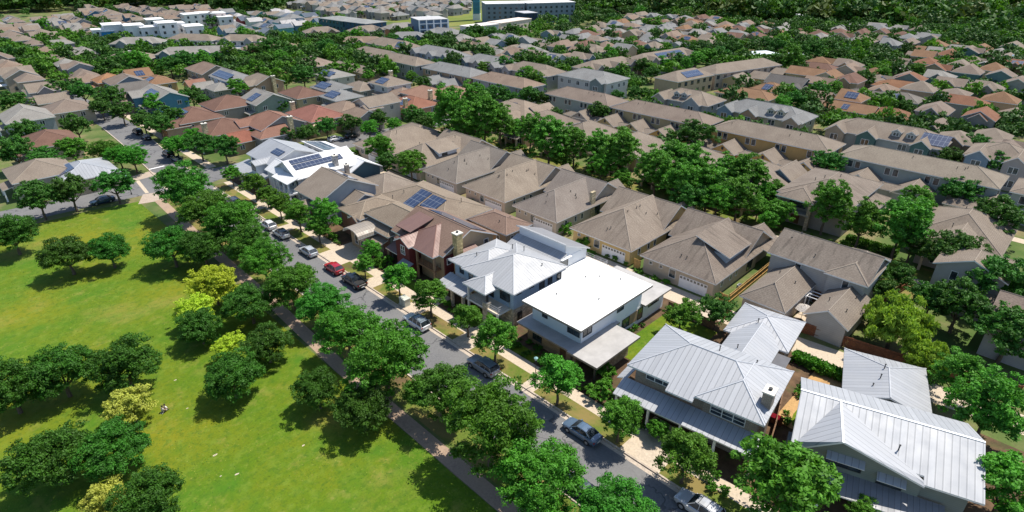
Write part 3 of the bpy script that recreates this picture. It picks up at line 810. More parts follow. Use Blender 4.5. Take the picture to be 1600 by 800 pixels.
h.chimney(59.2, 60.0, 108.4, 109.2, 3, 8.2, stone((.42, .36, .3))); h.garage('+x', 70.8, 105); h.done()

# H8 bright white metal house, two-storey porch
h = House("white_metal_house", "bright white gabled metal roof house with blue solar rows and two-storey porch", 58, 119)
wm = metal((.64, .64, .64), .4, .5, 0.0); wsd = siding((.66, .67, .68), .2); tl = siding((.06, .11, .13), .22)
h.block(50.9, 66.5, 114.5, 125.4, 5.6, .50, wm, wsd, 'x', 'gg', .6)
h.slab([[(48.5, 114.0, 5.35), (51.2, 114.0, 6.1), (51.2, 121.2, 6.1), (48.5, 121.2, 5.35)]], .15, wm, TRIM, "porch_roof")
h.flat(48.7, 51.5, 114.2, 121.0, 2.95, .3, wsd, wsd, "balcony"); h.railing([(51.2, 114.3), (48.8, 114.3), (48.8, 120.9)], 2.95, 1.0, WHITEP, .9)
for y in (114.4, 116.6, 118.8, 120.9): h.post(48.85, y, 0, 5.2, .16, WHITEP)
for y in (115.7, 117.8, 119.9): h.win('-x', 51.5, y, 3.3, 1.1, 1.7, 1); h.win('-x', 51.5, y, .6, 1.1, 1.7, 1)
zs = lambda y: 5.6 + .5 * (y - 114.5)
h.solar([(52.2, 116.9, zs(116.9)), (63.5, 116.9, zs(116.9)), (63.5, 118.3, zs(118.3)), (52.2, 118.3, zs(118.3))]); h.solar([(52.2, 118.5, zs(118.5)), (59.3, 118.5, zs(118.5)), (59.3, 119.7, zs(119.7)), (52.2, 119.7, zs(119.7))])
h.block(62.0, 71.0, 113.0, 123.6, 4.2, .5, wm, tl, 'y', 'gg', .5); h.block(49.6, 55.5, 121, 127, 5.2, .6, wm, wsd, 'y', 'gg', .4)
h.chimney(60.4, 61.4, 115.3, 116.3, 3, 8.3, stone((.5, .46, .42))); h.win('-y', 113.5, 66, 1.2, 1.4, 1.1, 2); h.garage('+x', 70.5, 118); h.done()

# H9 silver roofed corner house
h = House("corner_house", "silver roofed white house on the street corner with wide flat porch roof", 58, 134)
h.block(51.3, 64.0, 127.8, 140.3, 5.4, .38, PALEM, wsd, 'y', 'gg', .6)
h.block(48.8, 56, 129.8, 133.2, 5.5, .4, PALEM, wsd, 'x', 'gg', .3)
h.slab([[(47.2, 126.6, 2.85), (52, 126.6, 3.7), (52, 141.4, 3.7), (47.2, 141.4, 2.85)]], .16, PALEM, TRIM, "porch_roof")
for y in (127, 131.5, 136, 141): h.post(47.6, y, 0, 2.7, .16, WHITEP)
for y, w in ((128.8, 1.0), (131.5, 1.8), (134.8, 1.5), (138, 1.2)): h.win('-x', 49.1 if 130 < y < 133 else 51.9, y, 4.0, w, 1.3, 2, fm=DARK)
h.win('-x', 51.9, 130, .8, 1.6, 1.5, 2, fm=DARK); h.win('-x', 51.9, 138, .8, 1.8, 1.5, 2, fm=DARK); h.door('-x', 51.9, 134.2)
zq = lambda x: 5.4 + .38 * (x - 51.3); h.solar([(54.3, 129.2, zq(54.3)), (56.0, 129.2, zq(56.0)), (56.0, 133.4, zq(56.0)), (54.3, 133.4, zq(54.3))]); h.done()
h = House("solar_garage", "white shed-roofed garage covered in dark solar panels at street corner", 69, 135, cat="garage")
h.vol(66.2, 71.9, 127.9, 140.8, 0, 3.6, wsd); h.vol(66.2, 69.0, 127.92, 140.78, 3.6, 4.6, wsd)
h.slab([[(65.7, 127.4, 5.2), (72.4, 127.4, 3.7), (72.4, 141.3, 3.7), (65.7, 141.3, 5.2)]], .18, wm)
zg = lambda x: 5.2 - (x - 65.7) * 1.5 / 6.7; h.solar([(66.2, 130.5, zg(66.2)), (70.5, 130.5, zg(70.5)), (70.5, 140.4, zg(70.5)), (66.2, 140.4, zg(66.2))])
for y in (131, 134.5, 138): h.win('-x', 66.2, y, 3.2, 1.6, .9, 2, fm=DARK)
h.garage('-x', 66.2, 134, 4.8); h.done()

# ------------------------------------------------------------------ rear houses on the alley (big hip roofs, garages)
def rear_house(label, y0, y1, c, wc, ga, stain=.0, gable=True, stonew=None, dormer=False, dep=99):
    h = House("hip_roof_house", label, 88, (y0 + y1) / 2, group="hip-roofed houses backing onto the alley")
    rm = shingle(c, stain); wm_ = plain("house_render", wc, .85, .08)
    h.block(77.2, 93.4, y0, y1, 3.2, .56, rm, wm_, 'x', 'hg', .55)
    h.block(87.4, dep, y0 + .5, y1 + .9, 3.25, .60, rm, wm_, 'y', 'gg', .5)
    if gable:
        h.block(92.5, dep + 2.2, y0 + 1.2, y0 + 6.0, 3.0, .7, rm, wm_, 'x', 'gg', .4)
        h.slab([[(93.5, y0 - 1.8, 2.9), (dep + 1, y0 - 1.8, 2.9), (dep + 1, y0 + .9, 3.5), (93.5, y0 + .9, 3.5)]], .15, rm, TRIM, "porch_roof")
        for x in (94, dep + .6): h.post(x, y0 - 1.5, 0, 2.8, .2, stonew or wm_)
    yg = y0 + .55 + 3.4
    h.garage('-x', 77.75, yg, 4.9, 2.15)
    h.win('-x', 77.75, y0 + (y1 - y0) * .56, 1.1, 1.1, 1.4, 1, fm=TRIM)
    for q in (.72, .86): h.win('-x', 77.75, y0 + (y1 - y0) * q, 2.0, .5, .5, 1)
    for x in (80.5, 83.4, 85.4): h.win('-y', y0 + .55, x, 1.3, .6, 1.1, 1)
    h.win('-y', y0 + .55, 90.2, .6, 1.7, 1.9, 2, fm=DARK)
    zm = 3.2 + .56 * (y1 - y0) / 2; yc = (y0 + y1) / 2
    for i in range(5):
        x = RND.uniform(83, 90); d = RND.uniform(.8, 3.6); h.vents([(x, yc - d, zm - d * .56)])
    for i in range(2):
        x = RND.uniform(79.2, 82); h.vents([(x, yc + RND.uniform(-1, 1), 3.2 + (x - 77.2) * .56)])
    if dormer:
        h.slab([[(82.6, y0 + .9, 5.35), (90.2, y0 + .9, 5.35), (90.2, yc + .2, 7.3), (82.6, yc + .2, 7.3)]], .16, rm)
        h.vol(83.0, 89.8, y0 + 1.5, yc - .5, 3.6, 5.35, siding((.36, .40, .42))); h.win('-y', y0 + 1.5, 86.5, 4.65, 3.2, .55, 4, fm=TRIM)
    if stonew: h.vol(88.1, 89.3, y0 + .4, y0 + .95, 0, 6.0, stonew)
    return h.done()
ST = (.275, .235, .200)
rear_house("stained brown hip-roofed house with shed dormer and white garage door, nearest on alley", 33.2, 47.0, (.245, .208, .18), (.46, .38, .28), 4.9, .75, dormer=True)
rear_house("brown hip-roofed house with yellow garage wall facing white roofed house", 48.7, 62.3, (.285, .242, .205), (.60, .43, .19), 4.9, .6)
rear_house("brown hip-roofed house with cream stone gable wall, green bush by its garage", 65.4, 77.2, (.255, .225, .205), (.48, .42, .33), 4.9, .0, stonew=stone((.58, .48, .30)))
rear_house("brown hip-roofed house behind the detached brown garage across the alley", 79.3, 92.4, (.30, .255, .21), (.48, .40, .31), 4.9, .3)
rear_house("grey-brown hip-roofed house on alley, white garage door right of two round trees", 94.4, 106.6, (.245, .22, .198), (.45, .40, .34), 4.9, .0)
h = House("hip_roof_house", "wide tan shingle house behind round alley trees with white shed dormer", 88, 115, group="hip-roofed houses backing onto the alley")
rm = shingle((.29, .245, .205)); wmr = plain("house_render", (.50, .42, .34), .85, .08)
h.block(77.2, 100, 107.6, 120.0, 3.2, .56, rm, wmr, 'x', 'hh', .5); h.block(90, 101, 106, 120, 3.4, .6, rm, wmr, 'y', 'gg', .5)
h.slab([[(84.0, 108.6, 5.2), (90.5, 108.6, 5.2), (90.5, 113.6, 6.7), (84, 113.6, 6.7)]], .16, rm); h.vol(84.5, 90, 109.2, 112.5, 3.6, 5.2, wh); h.win('-y', 109.2, 86.2, 4.1, 1.5, .8, 1, fm=DARK)
for x in (94.4, 95.6, 96.8): h.win('-y', 106.5, x, 4.6, .5, .7, 1, fm=DARK)
h.garage('-x', 77.7, 112); h.vents([(84, 116, 6), (80, 114, 4.8), (92, 112, 6.9)]); h.done()
h = House("hip_roof_house", "long tan shingle house on alley end, plain hip roof without dormer", 88, 128, group="hip-roofed houses backing onto the alley")
h.block(77.0, 99, 121.0, 136.0, 3.2, .46, rm, wmr, 'x', 'hh', .5); h.block(88, 99.5, 123, 138, 3.5, .5, rm, wmr, 'y', 'hh', .5); h.garage('-x', 77.5, 127); h.win('-x', 77.5, 132, 1.3, 1.2, 1.1, 2)
h.vents([(82, 130, 5.6), (83, 131, 5.8), (85, 127, 6.5), (87, 132, 5.6)]); h.done()

# R0: two-storey house with two garage wings round a small court
h = House("courtyard_house", "grey two-storey house with stained roof and two garage wings round a patio", 90, 23)
rm0 = shingle((.225, .195, .172), .85); rmg = shingle((.255, .22, .19)); gw = siding((.40, .38, .35), .3)
h.block(87.6, 98.0, 15.6, 30.4, 6.0, .48, rm0, gw, 'y', 'gg', .5); h.block(87.1, 95.5, 15.5, 21.6, 6.0, .5, rmg, gw, 'x', 'hg', .5); h.block(90, 98.6, 15.7, 21.4, 6.02, .5, rmg, gw, 'x', 'gh', .5)
h.block(76.7, 88.8, 22.4, 29.2, 3.2, .62, rmg, plain("house_render", (.46, .40, .33), .85, .08), 'x', 'hg', .45); h.block(78.4, 88.8, 14.6, 20.6, 3.2, .62, rmg, gw, 'x', 'gg', .45)
h.garage('-x', 77.15, 25.8, 4.9, 2.15); h.win('-x', 88.1, 25.6, 4.3, .8, 1.2, 1); h.win('-x', 87.6, 18.5, 4.3, .8, 1.2, 1); h.door('-x', 88.1, 21.9); h.win('-y', 16.1, 92, 4.0, 1.2, 1.3, 2); h.win('-y', 16.1, 95.5, 1.0, 1.2, 1.3, 2)
h.vents([(80, 25.8, 5.0), (84, 24.2, 4.3), (85, 27, 4.6), (82.5, 18.8, 4.5), (86, 16.3, 4.3), (81.5, 16.1, 4.2), (91.5, 28.5, 7.6), (92.8, 27.6, 8.3), (89.5, 24, 6.9)]); h.done()

# ------------------------------------------------------------------ townhouse blocks and their garages
OCH = (.50, .315, .115); OLI = (.36, .30, .16); SAGE = (.29, .335, .31); GRY = (.30, .30, .31); CRM = (.60, .50, .36); TANB = (.36, .235, .15)
BR1 = (.265, .225, .19); BR2 = (.245, .20, .172); GR1 = (.25, .26, .27); GR2 = (.29, .285, .275); RED1 = (.19, .112, .088); ORG = (.265, .160, .098); PNK = (.275, .21, .17)
def townhouse(label, y0, y1, rc, wc, x0=146.2, x1=157.0, ze=6.2, step=None):
    h = House("townhouse_block", label, (x0 + x1) / 2, (y0 + y1) / 2, cat="townhouse", group="long townhouse blocks with plain back walls")
    rm = shingle(rc); wm_ = siding(wc)
    if step:
        h.block(x0, x1, y0, step, ze, .42, rm, wm_, 'y', 'hg', .5); h.block(x0 + .7, x1 + .6, step - .6, y1, ze + .25, .42, rm, wm_, 'y', 'gh', .5)
    else: h.block(x0, x1, y0, y1, ze, .42, rm, wm_, 'y', 'hh', .5)
    n = max(2, int((y1 - y0) / 6.2))
    for i in range(n):
        y = y0 + (y1 - y0) * (i + .5) / n; px = x0 + .5 + (.7 if step and y > step else 0)
        h.win('-x', px, y - .85, 4.1, 1.0, 1.5, 1, sub=False); h.win('-x', px, y + .75, 4.1, 1.0, 1.5, 1, sub=False)
        h.win('-x', px, y, .9, 1.6, 1.6, 2, sub=False)
    h.win('-y', y0 + .5, x0 + 3, 4.1, 1.0, 1.5, 1, sub=False); h.win('-y', y0 + .5, x0 + 7, 4.1, 1.0, 1.5, 1, sub=False)
    zr = ze + .42 * (x1 - x0) / 2
    for i in range(4): y = y0 + 4 + (y1 - y0 - 8) * RND.random(); d = RND.uniform(.3, 2.5); h.vents([((x0 + x1) / 2 - d, y, zr - d * .42)])
    return h.done()
townhouse("sage green townhouse block with brown roof beside the hedge", 9.5, 40.3, (.275, .24, .20), SAGE)
townhouse("ochre townhouse block with brown roof behind yellow garages", 41.8, 72.6, BR1, OCH)
townhouse("olive yellow townhouse block behind the lone round tree", 73.6, 104.8, BR2, OLI)
townhouse("grey-green townhouse block, its plain hip roof left of olive yellow one", 105.6, 131.3, BR2, SAGE)
townhouse("brown roofed grey townhouse block ending at big round tree", 140.4, 167.4, PNK, GRY, step=None)
townhouse("grey roofed townhouse block with tan brick wall", 168.0, 197.2, GR1, TANB)
townhouse("stepped brown roofed grey townhouse block farthest up the row", 201.0, 251.5, BR1, GRY, step=226)
townhouse("sage townhouse block cut off at right end of its row", -24, 8, BR1, SAGE)

def small_garage(label, y, wc, rc, x0=139.2, w=7.0, group="gabled garages behind the townhouses", L_=7.2):
    h = House("gable_garage", label, x0 + 3.5, y, cat="garage", group=group)
    wm_ = siding(wc); rm = shingle(rc)
    h.block(x0, x0 + L_, y - w / 2, y + w / 2, 2.9, .62, rm, wm_, 'x', 'gg', .4); h.block(x0 + 1.6, x0 + 5.6, y + w / 2 - 1.2, y + w / 2 + 4.2, 2.7, .45, rm, wm_, 'y', 'gh', .3)
    h.bar("band_trim", x0 + .33, x0 + .4, y - w / 2 + .4, y + w / 2 - .4, 2.75, 2.95, TRIM)
    h.garage('-x', x0 + .4, y, 4.6, 2.1, plain("garage_paint", mul(wc, .95), .7), False)
    h.win('-x', x0 + .4, y, 3.6, .4, .6, 1, sub=False, fm=plain("dark_trim", (.05, .03, .03))); return h.done()
for i, (y, wc, lab) in enumerate(((9.5, SAGE, "sage gabled garage at the right edge of garages"), (23.0, SAGE, "sage gabled garage right of hedge end"), (33.2, SAGE, "sage gabled garage linked to sage townhouse, nearest hedge"),
        (44.8, OCH, "ochre gabled garage next to round tree by ochre block"), (54.4, OCH, "ochre gabled garage behind blue gable roof"), (64.8, OCH, "ochre gabled garage beside dark round tree"),
        (74.6, OCH, "ochre gabled garage left of solar roof"), (83.5, OCH, "ochre low garage under dark round tree"), (92.5, OLI, "olive gabled garage with white band left of round tree"), (101.5, OLI, "olive gabled garage under plain olive block"),
        (111, GRY, "grey gabled garage with hip link, farthest left of olive pair"), (152, GRY, "grey roofed garage under grey-brown townhouse block"), (176, GRY, "blue-grey roofed garage left under tan brick townhouse"), (185, GRY, "blue-grey roofed garage farthest up beside tan brick townhouse"))):
    small_garage(lab, y, wc, BR1 if y < 150 else GR1)

# ------------------------------------------------------------------ lane houses (between shaded lane and back alley)
def lane_house(label, y0, y1, rc, wc, x0=113.5, x1=135.5, ze=3.4, blue=False, sol=False, name="lane_house"):
    h = House(name, label, (x0 + x1) / 2, (y0 + y1) / 2, group="low houses along the shaded lane")
    rm = shingle(rc, .25); wm_ = plain("house_render", wc, .85, .1)
    h.block(x0 + 5, x1, y0, y1, ze, .5, rm, wm_, 'x' if (x1 - x0 - 5) > (y1 - y0) else 'y', 'hh', .5)
    h.block(x0, x0 + 14, y0 + 1.5, y1 - 2.5, ze + .2, .46, rm, wm_, 'x', 'hg', .5)
    h.slab([[(x0 - 2.2, y0 + 2.5, 2.7), (x0 + .6, y0 + 2.5, 3.5), (x0 + .6, y1 - 4, 3.5), (x0 - 2.2, y1 - 4, 2.7)]], .14, rm, TRIM, "porch_roof")
    for y in (y0 + 3, (y0 + y1) / 2, y1 - 4.4): h.post(x0 - 1.9, y, 0, 2.6, .2, plain("post_stone", (.45, .36, .25)))
    for y in (y0 + 4, y1 - 6): h.win('-x', x0 + .5, y, .9, 1.4, 1.4, 2, sub=False)
    h.door('-x', x0 + .5, (y0 + y1) / 2 - .6)
    if blue: h.block(x0 + 14, x1 + .8, y0 - .5, y0 + 6.5, ze + .3, .7, rm, siding((.16, .27, .36)), 'x', 'gg', .4)
    if sol:
        z = lambda x: ze + .2 + .46 * (x - x0); yy = (y0 + y1) / 2
        h.solar([(x0 + 1.4, yy - 1.2, z(x0 + 1.4)), (x0 + 4.0, yy - 1.2, z(x0 + 4.0)), (x0 + 4.0, yy + 1.6, z(x0 + 4.0)), (x0 + 1.4, yy + 1.6, z(x0 + 1.4))])
    h.vents([(x0 + 8, (y0 + y1) / 2 + 1.2, ze + 2.2), (x0 + 16, (y0 + y1) / 2 + 1, ze + 3)]); return h.done()
lane_house("dark porched brown hip house in the trees, blue gable at its back", 42.5, 57.5, ST, (.40, .32, .22), blue=True)
lane_house("brown hip house deep in the lane trees with low porch", 59.5, 74, BR1, (.35, .30, .24))
lane_house("brown lane house with blue solar panels on its front slope", 76, 89.5, ST, (.40, .33, .22), sol=True)
lane_house("tan roofed lane house behind tall lane trees, olive garage behind", 91.5, 105, BR1, (.44, .35, .22), sol=True)
lane_house("brown lane house below grey-green townhouse block", 107, 121, BR2, (.46, .34, .2))
lane_house("brown lane house hidden by the tall grove", 123, 137, BR1, (.38, .31, .24))
# two-storey house by the hedge
h = House("two_storey_house", "brown hip-roofed two-storey house with dark open porch beside clipped hedge", 124, 34)
rmh = shingle((.25, .213, .185), .6); wmh = plain("house_render", (.30, .27, .235), .85, .1)
h.block(115, 134.5, 27.0, 40.8, 5.9, .36, rmh, wmh, 'x', 'hh', .6); h.block(113.4, 122, 33.0, 40.2, 5.7, .4, rmh, wmh, 'x', 'hg', .5, wall=False); h.block(124, 133, 24.6, 33, 3.8, .45, rmh, wmh, 'y', 'hg', .5)
for p in ((114, 33.6), (114, 39.6)): h.post(*p, 0, 5.6, .35, stone((.42, .33, .22)))
h.flat(113.6, 116, 33.4, 39.8, 3.1, .3, wmh, wmh, "balcony"); h.door('-x', 115.6, 36.4, 1.6); h.win('-x', 115.6, 36.5, 3.6, 3.0, 1.6, 3, sub=True, fm=DARK); h.win('-x', 115.6, 30, 3.8, 1.3, 1.3, 2); h.win('-y', 27.6, 118, 3.8, 1.2, 1.3, 2)
h.vents([(123, 35, 8.2), (121.6, 36.2, 7.8), (126, 33, 8.2)]); h.done()
lane_house("brown roofed lane house at right past the hedge lawn", 4, 18, BR1, (.36, .31, .26))
h = House("two_storey_house", "pale two-storey house half hidden by trees right of grey court house", 112, 10)
h.block(102.5, 112, 1.5, 11.0, 5.8, .45, shingle(BR1), siding((.42, .39, .36)), 'x', 'gh', .5); h.win('-x', 103, 8, 3.8, .8, 1.4, 1); h.win('-x', 103, 4, 3.8, .8, 1.4, 1); h.block(99.5, 104, 2, 7, 3.0, .4, shingle(BR1), siding((.42, .39, .36)), 'y', 'gg', .4); h.done()
h = House("siding_house", "grey house with brown gable roof at right past the bamboo", 96, -6); h.block(90, 101, -16, 2.0, 5.2, .45, shingle(BR2), siding((.36, .36, .36)), 'y', 'gg', .5)
h.win('-x', 90.5, -4, 3.2, 1.2, 1.3, 2); h.win('-x', 90.5, -9, 3.2, 1.2, 1.3, 2); h.done()

# ------------------------------------------------------------------ porch-fronted blocks across the townhouse street
def porch_block(label, y0, y1, rc, wc, gables, x0=168.5, x1=180.5, ze=6.0, sol=None, dorm=(), cat="townhouse"):
    h = House("porch_townhouse", label, (x0 + x1) / 2, (y0 + y1) / 2, cat=cat, group="porch-fronted houses across the townhouse street")
    rm = shingle(rc); wm_ = siding(wc)
    h.block(x0, x1, y0, y1, ze, .46, rm, wm_, 'y', 'hh', .5)
    for (y, w, gc) in gables:
        h.block(x0 - 1.6, x0 + 6.5, y - w / 2, y + w / 2, ze + .05, .72, rm, siding(gc), 'x', 'gg', .35); h.win('-x', x0 - 1.25, y, 4.0, 1.7, 1.4, 2, sub=False); h.win('-x', x0 - 1.25, y, .9, 1.8, 1.5, 2, sub=False)
    for (y) in dorm:
        h.block(x0 + 1.5, x0 + 5, y - 1.2, y + 1.2, ze + 1.9, .6, rm, wm_, 'x', 'gg', .2, z0=ze); h.win('-x', x0 + 1.7, y, ze + .9, 1.2, .8, 2, sub=False)
    ys = [y0 + 3 + i * 5.5 for i in range(int((y1 - y0 - 3) / 5.5))]
    for i, y in enumerate(ys):
        if any(abs(y - g[0]) < g[1] / 2 + .8 for g in gables): continue
        h.win('-x', x0 + .5, y, 4.0, 1.8, 1.4, 2, sub=False); h.win('-x', x0 + .5, y, .9, 1.8, 1.5, 2, sub=False)
        if i % 2 == 0:
            h.slab([[(x0 - 2.2, y - 2.2, 2.7), (x0 + .6, y - 2.2, 3.2), (x0 + .6, y + 2.2, 3.2), (x0 - 2.2, y + 2.2, 2.7)]], .12, SILVER if i % 4 else WHITEM, TRIM, "porch_roof")
            for q in (-2, 2): h.post(x0 - 2.0, y + q, 0, 2.6, .12, WHITEP)
    h.win('-y', y0 + .5, x0 + 4, 4, 1.1, 1.4, 1, sub=False); h.win('-y', y0 + .5, x0 + 8, 4, 1.1, 1.4, 1, sub=False)
    if sol:
        y = sol; z = lambda x: ze + .46 * (x - x0)
        h.solar([(x0 + .8, y - 3, z(x0 + .8)), (x0 + 4.8, y - 3, z(x0 + 4.8)), (x0 + 4.8, y + 3, z(x0 + 4.8)), (x0 + .8, y + 3, z(x0 + .8))])
    return h.done()
BLU = (.17, .24, .30); TEAL = (.06, .13, .12)
porch_block("brown roofed row with two dormers, green gable and solar panels", 24, 51, BR1, (.30, .33, .32), ((48, 5.2, (.33, .27, .2)), (40.5, 5, TEAL), (28.5, 4.6, TEAL)), sol=26.6, dorm=(34.8, 31.6))
porch_block("blue-grey roofed row with stone gables and triangular dormer", 57, 82, GR1, (.42, .38, .26), ((79, 5, BLU), (71.8, 5, TANB), (59.6, 4.6, (.33, .27, .2))), dorm=(66.6, 63.8))
porch_block("brown roofed porch row with paired dormers, grey gables", 85, 104, BR1, (.32, .34, .34), ((101.5, 5, (.33, .3, .26)), (90, 6, (.26, .30, .33)), ), dorm=(96.8, 94.2))
porch_block("blue gabled house with brown roof at right edge of the porch row", 7, 20, BR1, (.27, .30, .33), ((17, 5, BLU), (10, 5, (.33, .3, .28))))
porch_block("porch row cut off past right edge, brown roofed", -22, 3, BR1, (.36, .34, .32), ((-3, 5, BLU), (-15, 5, TANB)))
h = House("corner_block", "tall grey roofed brick-fronted corner block with white upper storey", 176, 136, cat="townhouse")
h.block(170, 184, 124, 147, 6.9, .34, shingle(GR1), siding((.52, .50, .47)), 'y', 'hh', .5); h.block(168.4, 174, 125, 130.5, 6.9, .6, shingle(GR1), siding((.16, .2, .2)), 'x', 'gg', .3, z0=3); h.vol(168.8, 173, 125.4, 130.2, 0, 3, brick((.26, .1, .06)))
for y in (133, 137, 141, 144.5): h.win('-x', 170.5, y, 4.6, 1.3, 1.3, 2, sub=False); h.win('-x', 170.5, y, 1, 1.3, 1.5, 2, sub=False)
for x in (174, 178, 181): h.win('-y', 124.5, x, 4.6, 1.2, 1.2, 2, sub=False)
h.win('-x', 168.7, 127.8, 4.2, 2, 1.4, 3, sub=False); h.done()
porch_block("grey roofed gable row left of the two-storey blue one, behind brick block", 176, 200, GR1, (.30, .30, .31), ((196.5, 4.6, BLU), (188, 4.6, GRY), (179, 4.6, GRY)))
porch_block("brown roofed row with dark gables and blue-green end", 150, 174, BR1, (.33, .32, .29), ((171, 4.6, GRY), (162, 4.6, GRY), (153, 5.2, (.20, .27, .28))))
porch_block("grey-blue gabled porch row farthest up the street", 206, 236, GR1, BLU, ((231, 5, GRY), (219, 5, (.4, .42, .44)), (209, 4.6, BLU)))
porch_block("brown porch row with grey walls and small solar panel at far end", 240, 272, BR1, (.26, .26, .27), ((250, 5, GRY),), sol=247)

# ------------------------------------------------------------------ mid-distance houses placed one by one
def cottage(label, px, py, w, d, rc, wc, ze=5.2, p=.45, axis='y', ends='hg', name="village_house", wing=None, sol=0, gcol=None, z=None, group="houses in the blocks beyond the cross street", chim=None, rot=0.0, wins=True, met=False):
    zc = (z or ze + .6)
    x, y = at(px, py, zc)
    h = House(name, label, x, y, rot, group=group, gloc=True)
    rm = PALEM if met else shingle(rc); wm_ = siding(wc) if (int(px) % 2) else plain("house_render", wc, .85, .1)
    X0, X1, Y0, Y1 = -d / 2, d / 2, -w / 2, w / 2
    h.block(X0, X1, Y0, Y1, ze, p, rm, wm_, axis, ends, .45)
    if wing:
        for (wx, wy, ww, wd, wze, wax, we) in wing:
            h.block(wx - wd / 2, wx + wd / 2, wy - ww / 2, wy + ww / 2, wze, p + .04, rm, siding(gcol) if gcol else wm_, wax, we, .4)
    if wins:
        k = max(1, int(w / 4.5))
        for i in range(k):
            y_ = Y0 + w * (i + .5) / k
            if ze > 4.5: h.win('-x', X0 + .45, y_, ze - 1.9, 1.3, 1.3, 2, sub=False)
            h.win('-x', X0 + .45, y_, .9, 1.4, 1.3, 2, sub=False)
        for x_ in (-d / 4, d / 5): h.win('-y', Y0 + .45, x_, max(.9, ze - 1.9), 1.1, 1.2, 2, sub=False)
    if sol:
        if axis == 'y': zf_ = lambda q: ze + p * (q - X0); h.solar([(X0 + .8, -sol / 2, zf_(X0 + .8)), (X0 + d * .36, -sol / 2, zf_(X0 + d * .36)), (X0 + d * .36, sol / 2, zf_(X0 + d * .36)), (X0 + .8, sol / 2, zf_(X0 + .8))])
        else: zf_ = lambda q: ze + p * (q - Y0); h.solar([(-sol / 2, Y0 + .8, zf_(Y0 + .8)), (sol / 2, Y0 + .8, zf_(Y0 + .8)), (sol / 2, Y0 + w * .36, zf_(Y0 + w * .36)), (-sol / 2, Y0 + w * .36, zf_(Y0 + w * .36))])
    if chim: h.chimney(chim[0] - .6, chim[0] + .6, chim[1] - .5, chim[1] + .5, 0, chim[2], stone((.55, .45, .27)))
    if ze > 4: h.slab([[(X0 - 1.8, -w * .35, 2.6), (X0 + .5, -w * .35, 3.1), (X0 + .5, w * .1, 3.1), (X0 - 1.8, w * .1, 2.6)]], .12, rm, TRIM, "porch_roof"); h.post(X0 - 1.6, -w * .33, 0, 2.5, .14, WHITEP); h.post(X0 - 1.6, w * .08, 0, 2.5, .14, WHITEP)
    return h
# red-roofed cluster past the cross street
h = cottage("red roofed house with blue solar array and orange garage door", 302, 178, 15, 13, RED1, (.34, .26, .19), 3.6, .42, 'y', 'hh', wing=((-7, -4.5, 6.4, 7, 2.9, 'x', 'hg'),), sol=5)
h.garage('-x', -10.1, -4.5, 4.6, 2.1, plain("orange_door", (.42, .17, .04), .6), False); h.done()
cottage("red hip-roofed house with tall yellow stone chimney in front", 350, 196, 13, 13, RED1, (.33, .27, .21), 4.6, .42, 'y', 'hh', wing=((2, 7, 8, 9, 3.4, 'x', 'hh'),), chim=(-6, -3, 7.4)).done()
cottage("brick-red gabled house low beside the cross street tree", 381, 212, 8, 9, (.29, .12, .085), (.40, .27, .16), 3.2, .5, 'x', 'gh').done()
cottage("red-brown hip house, small one behind yellow chimney house", 357, 159, 13, 14, RED1, (.27, .25, .22), 4.6, .4, 'y', 'hh').done()
cottage("brown-red many gabled two-storey house with grey walls facing the cross street", 424, 186, 15, 13, (.27, .15, .115), (.27, .25, .24), 5.4, .44, 'y', 'gh', wing=((-5, 3, 6, 8, 5.3, 'x', 'gg'), (-4, -7, 8, 9, 4.2, 'x', 'hg')), chim=(1, -9.5, 8.2)).done()
cottage("grey-green gable house with solar panels left of white chimney", 414, 152, 13, 12, GR2, (.20, .25, .21), 5.4, .45, 'y', 'gg', sol=4).done()
cottage("red-roofed tan house with little yellow stair, behind dark round tree", 472, 143, 14, 11, RED1, (.40, .33, .2), 4.8, .42, 'y', 'hh').done()
cottage("low red roof house beside white chimney", 494, 175, 16, 12, (.29, .135, .11), (.42, .33, .17), 4.4, .42, 'y', 'hh', chim=(-3, 8.6, 7.0)).done()
cottage("cream metal-roofed little house left of big street tree", 497, 188, 7, 7, (.6, .5, .36), (.38, .30, .18), 3.4, .45, 'y', 'hg').done()
cottage("brown hip house joined to low red roof one", 540, 167, 14, 12, PNK, (.36, .30, .24), 4.2, .4, 'y', 'hh').done()
cottage("cream two-storey gable house with bay window over the trees", 588, 156, 10, 12, BR1, (.50, .44, .37), 5.8, .4, 'x', 'gg', wing=((-4, -3, 5, 6, 5.2, 'x', 'gg'),)).done()
cottage("brown gable house with dark porch beside cream two-storey", 560, 178, 12, 11, PNK, (.33, .30, .27), 3.9, .48, 'y', 'gh').done()
cottage("dark hip-roofed house with grey-blue solar roof, upper of the pair", 518, 133, 11, 11, (.22, .23, .24), (.19, .2, .2), 5.0, .4, 'y', 'hh', sol=7).done()
cottage("grey hip-roofed house with solar roof, lower of the pair", 533, 147, 11, 11, GR1, (.20, .2, .17), 4.6, .4, 'y', 'hh', sol=6).done()
cottage("white two-storey house with dark solar and chimney", 609, 126, 12, 11, BR1, (.52, .51, .5), 5.6, .42, 'y', 'hh', sol=5, chim=(2, 2, 9)).done()
cottage("low brown hip garage house before white two-storey", 630, 143, 10, 10, PNK, (.38, .28, .2), 3.2, .42, 'y', 'hh').done()
cottage("red-brown low roofs with blue panel under twin chimneys", 645, 158, 15, 12, (.28, .135, .095), (.40, .25, .15), 3.8, .38, 'y', 'hh', sol=3, chim=(-5, -3, 6.5)).done()
cottage("long salmon brown hip house, left of the pair before grey townhouse", 668, 143, 17, 12, (.33, .20, .15), (.28, .24, .2), 4.6, .4, 'y', 'hh', chim=(-5, -8, 7.5)).done()
cottage("salmon brown hip house, right of the pair before grey townhouse", 712, 142, 15, 12, (.33, .21, .165), (.28, .24, .2), 4.6, .4, 'y', 'hh').done()
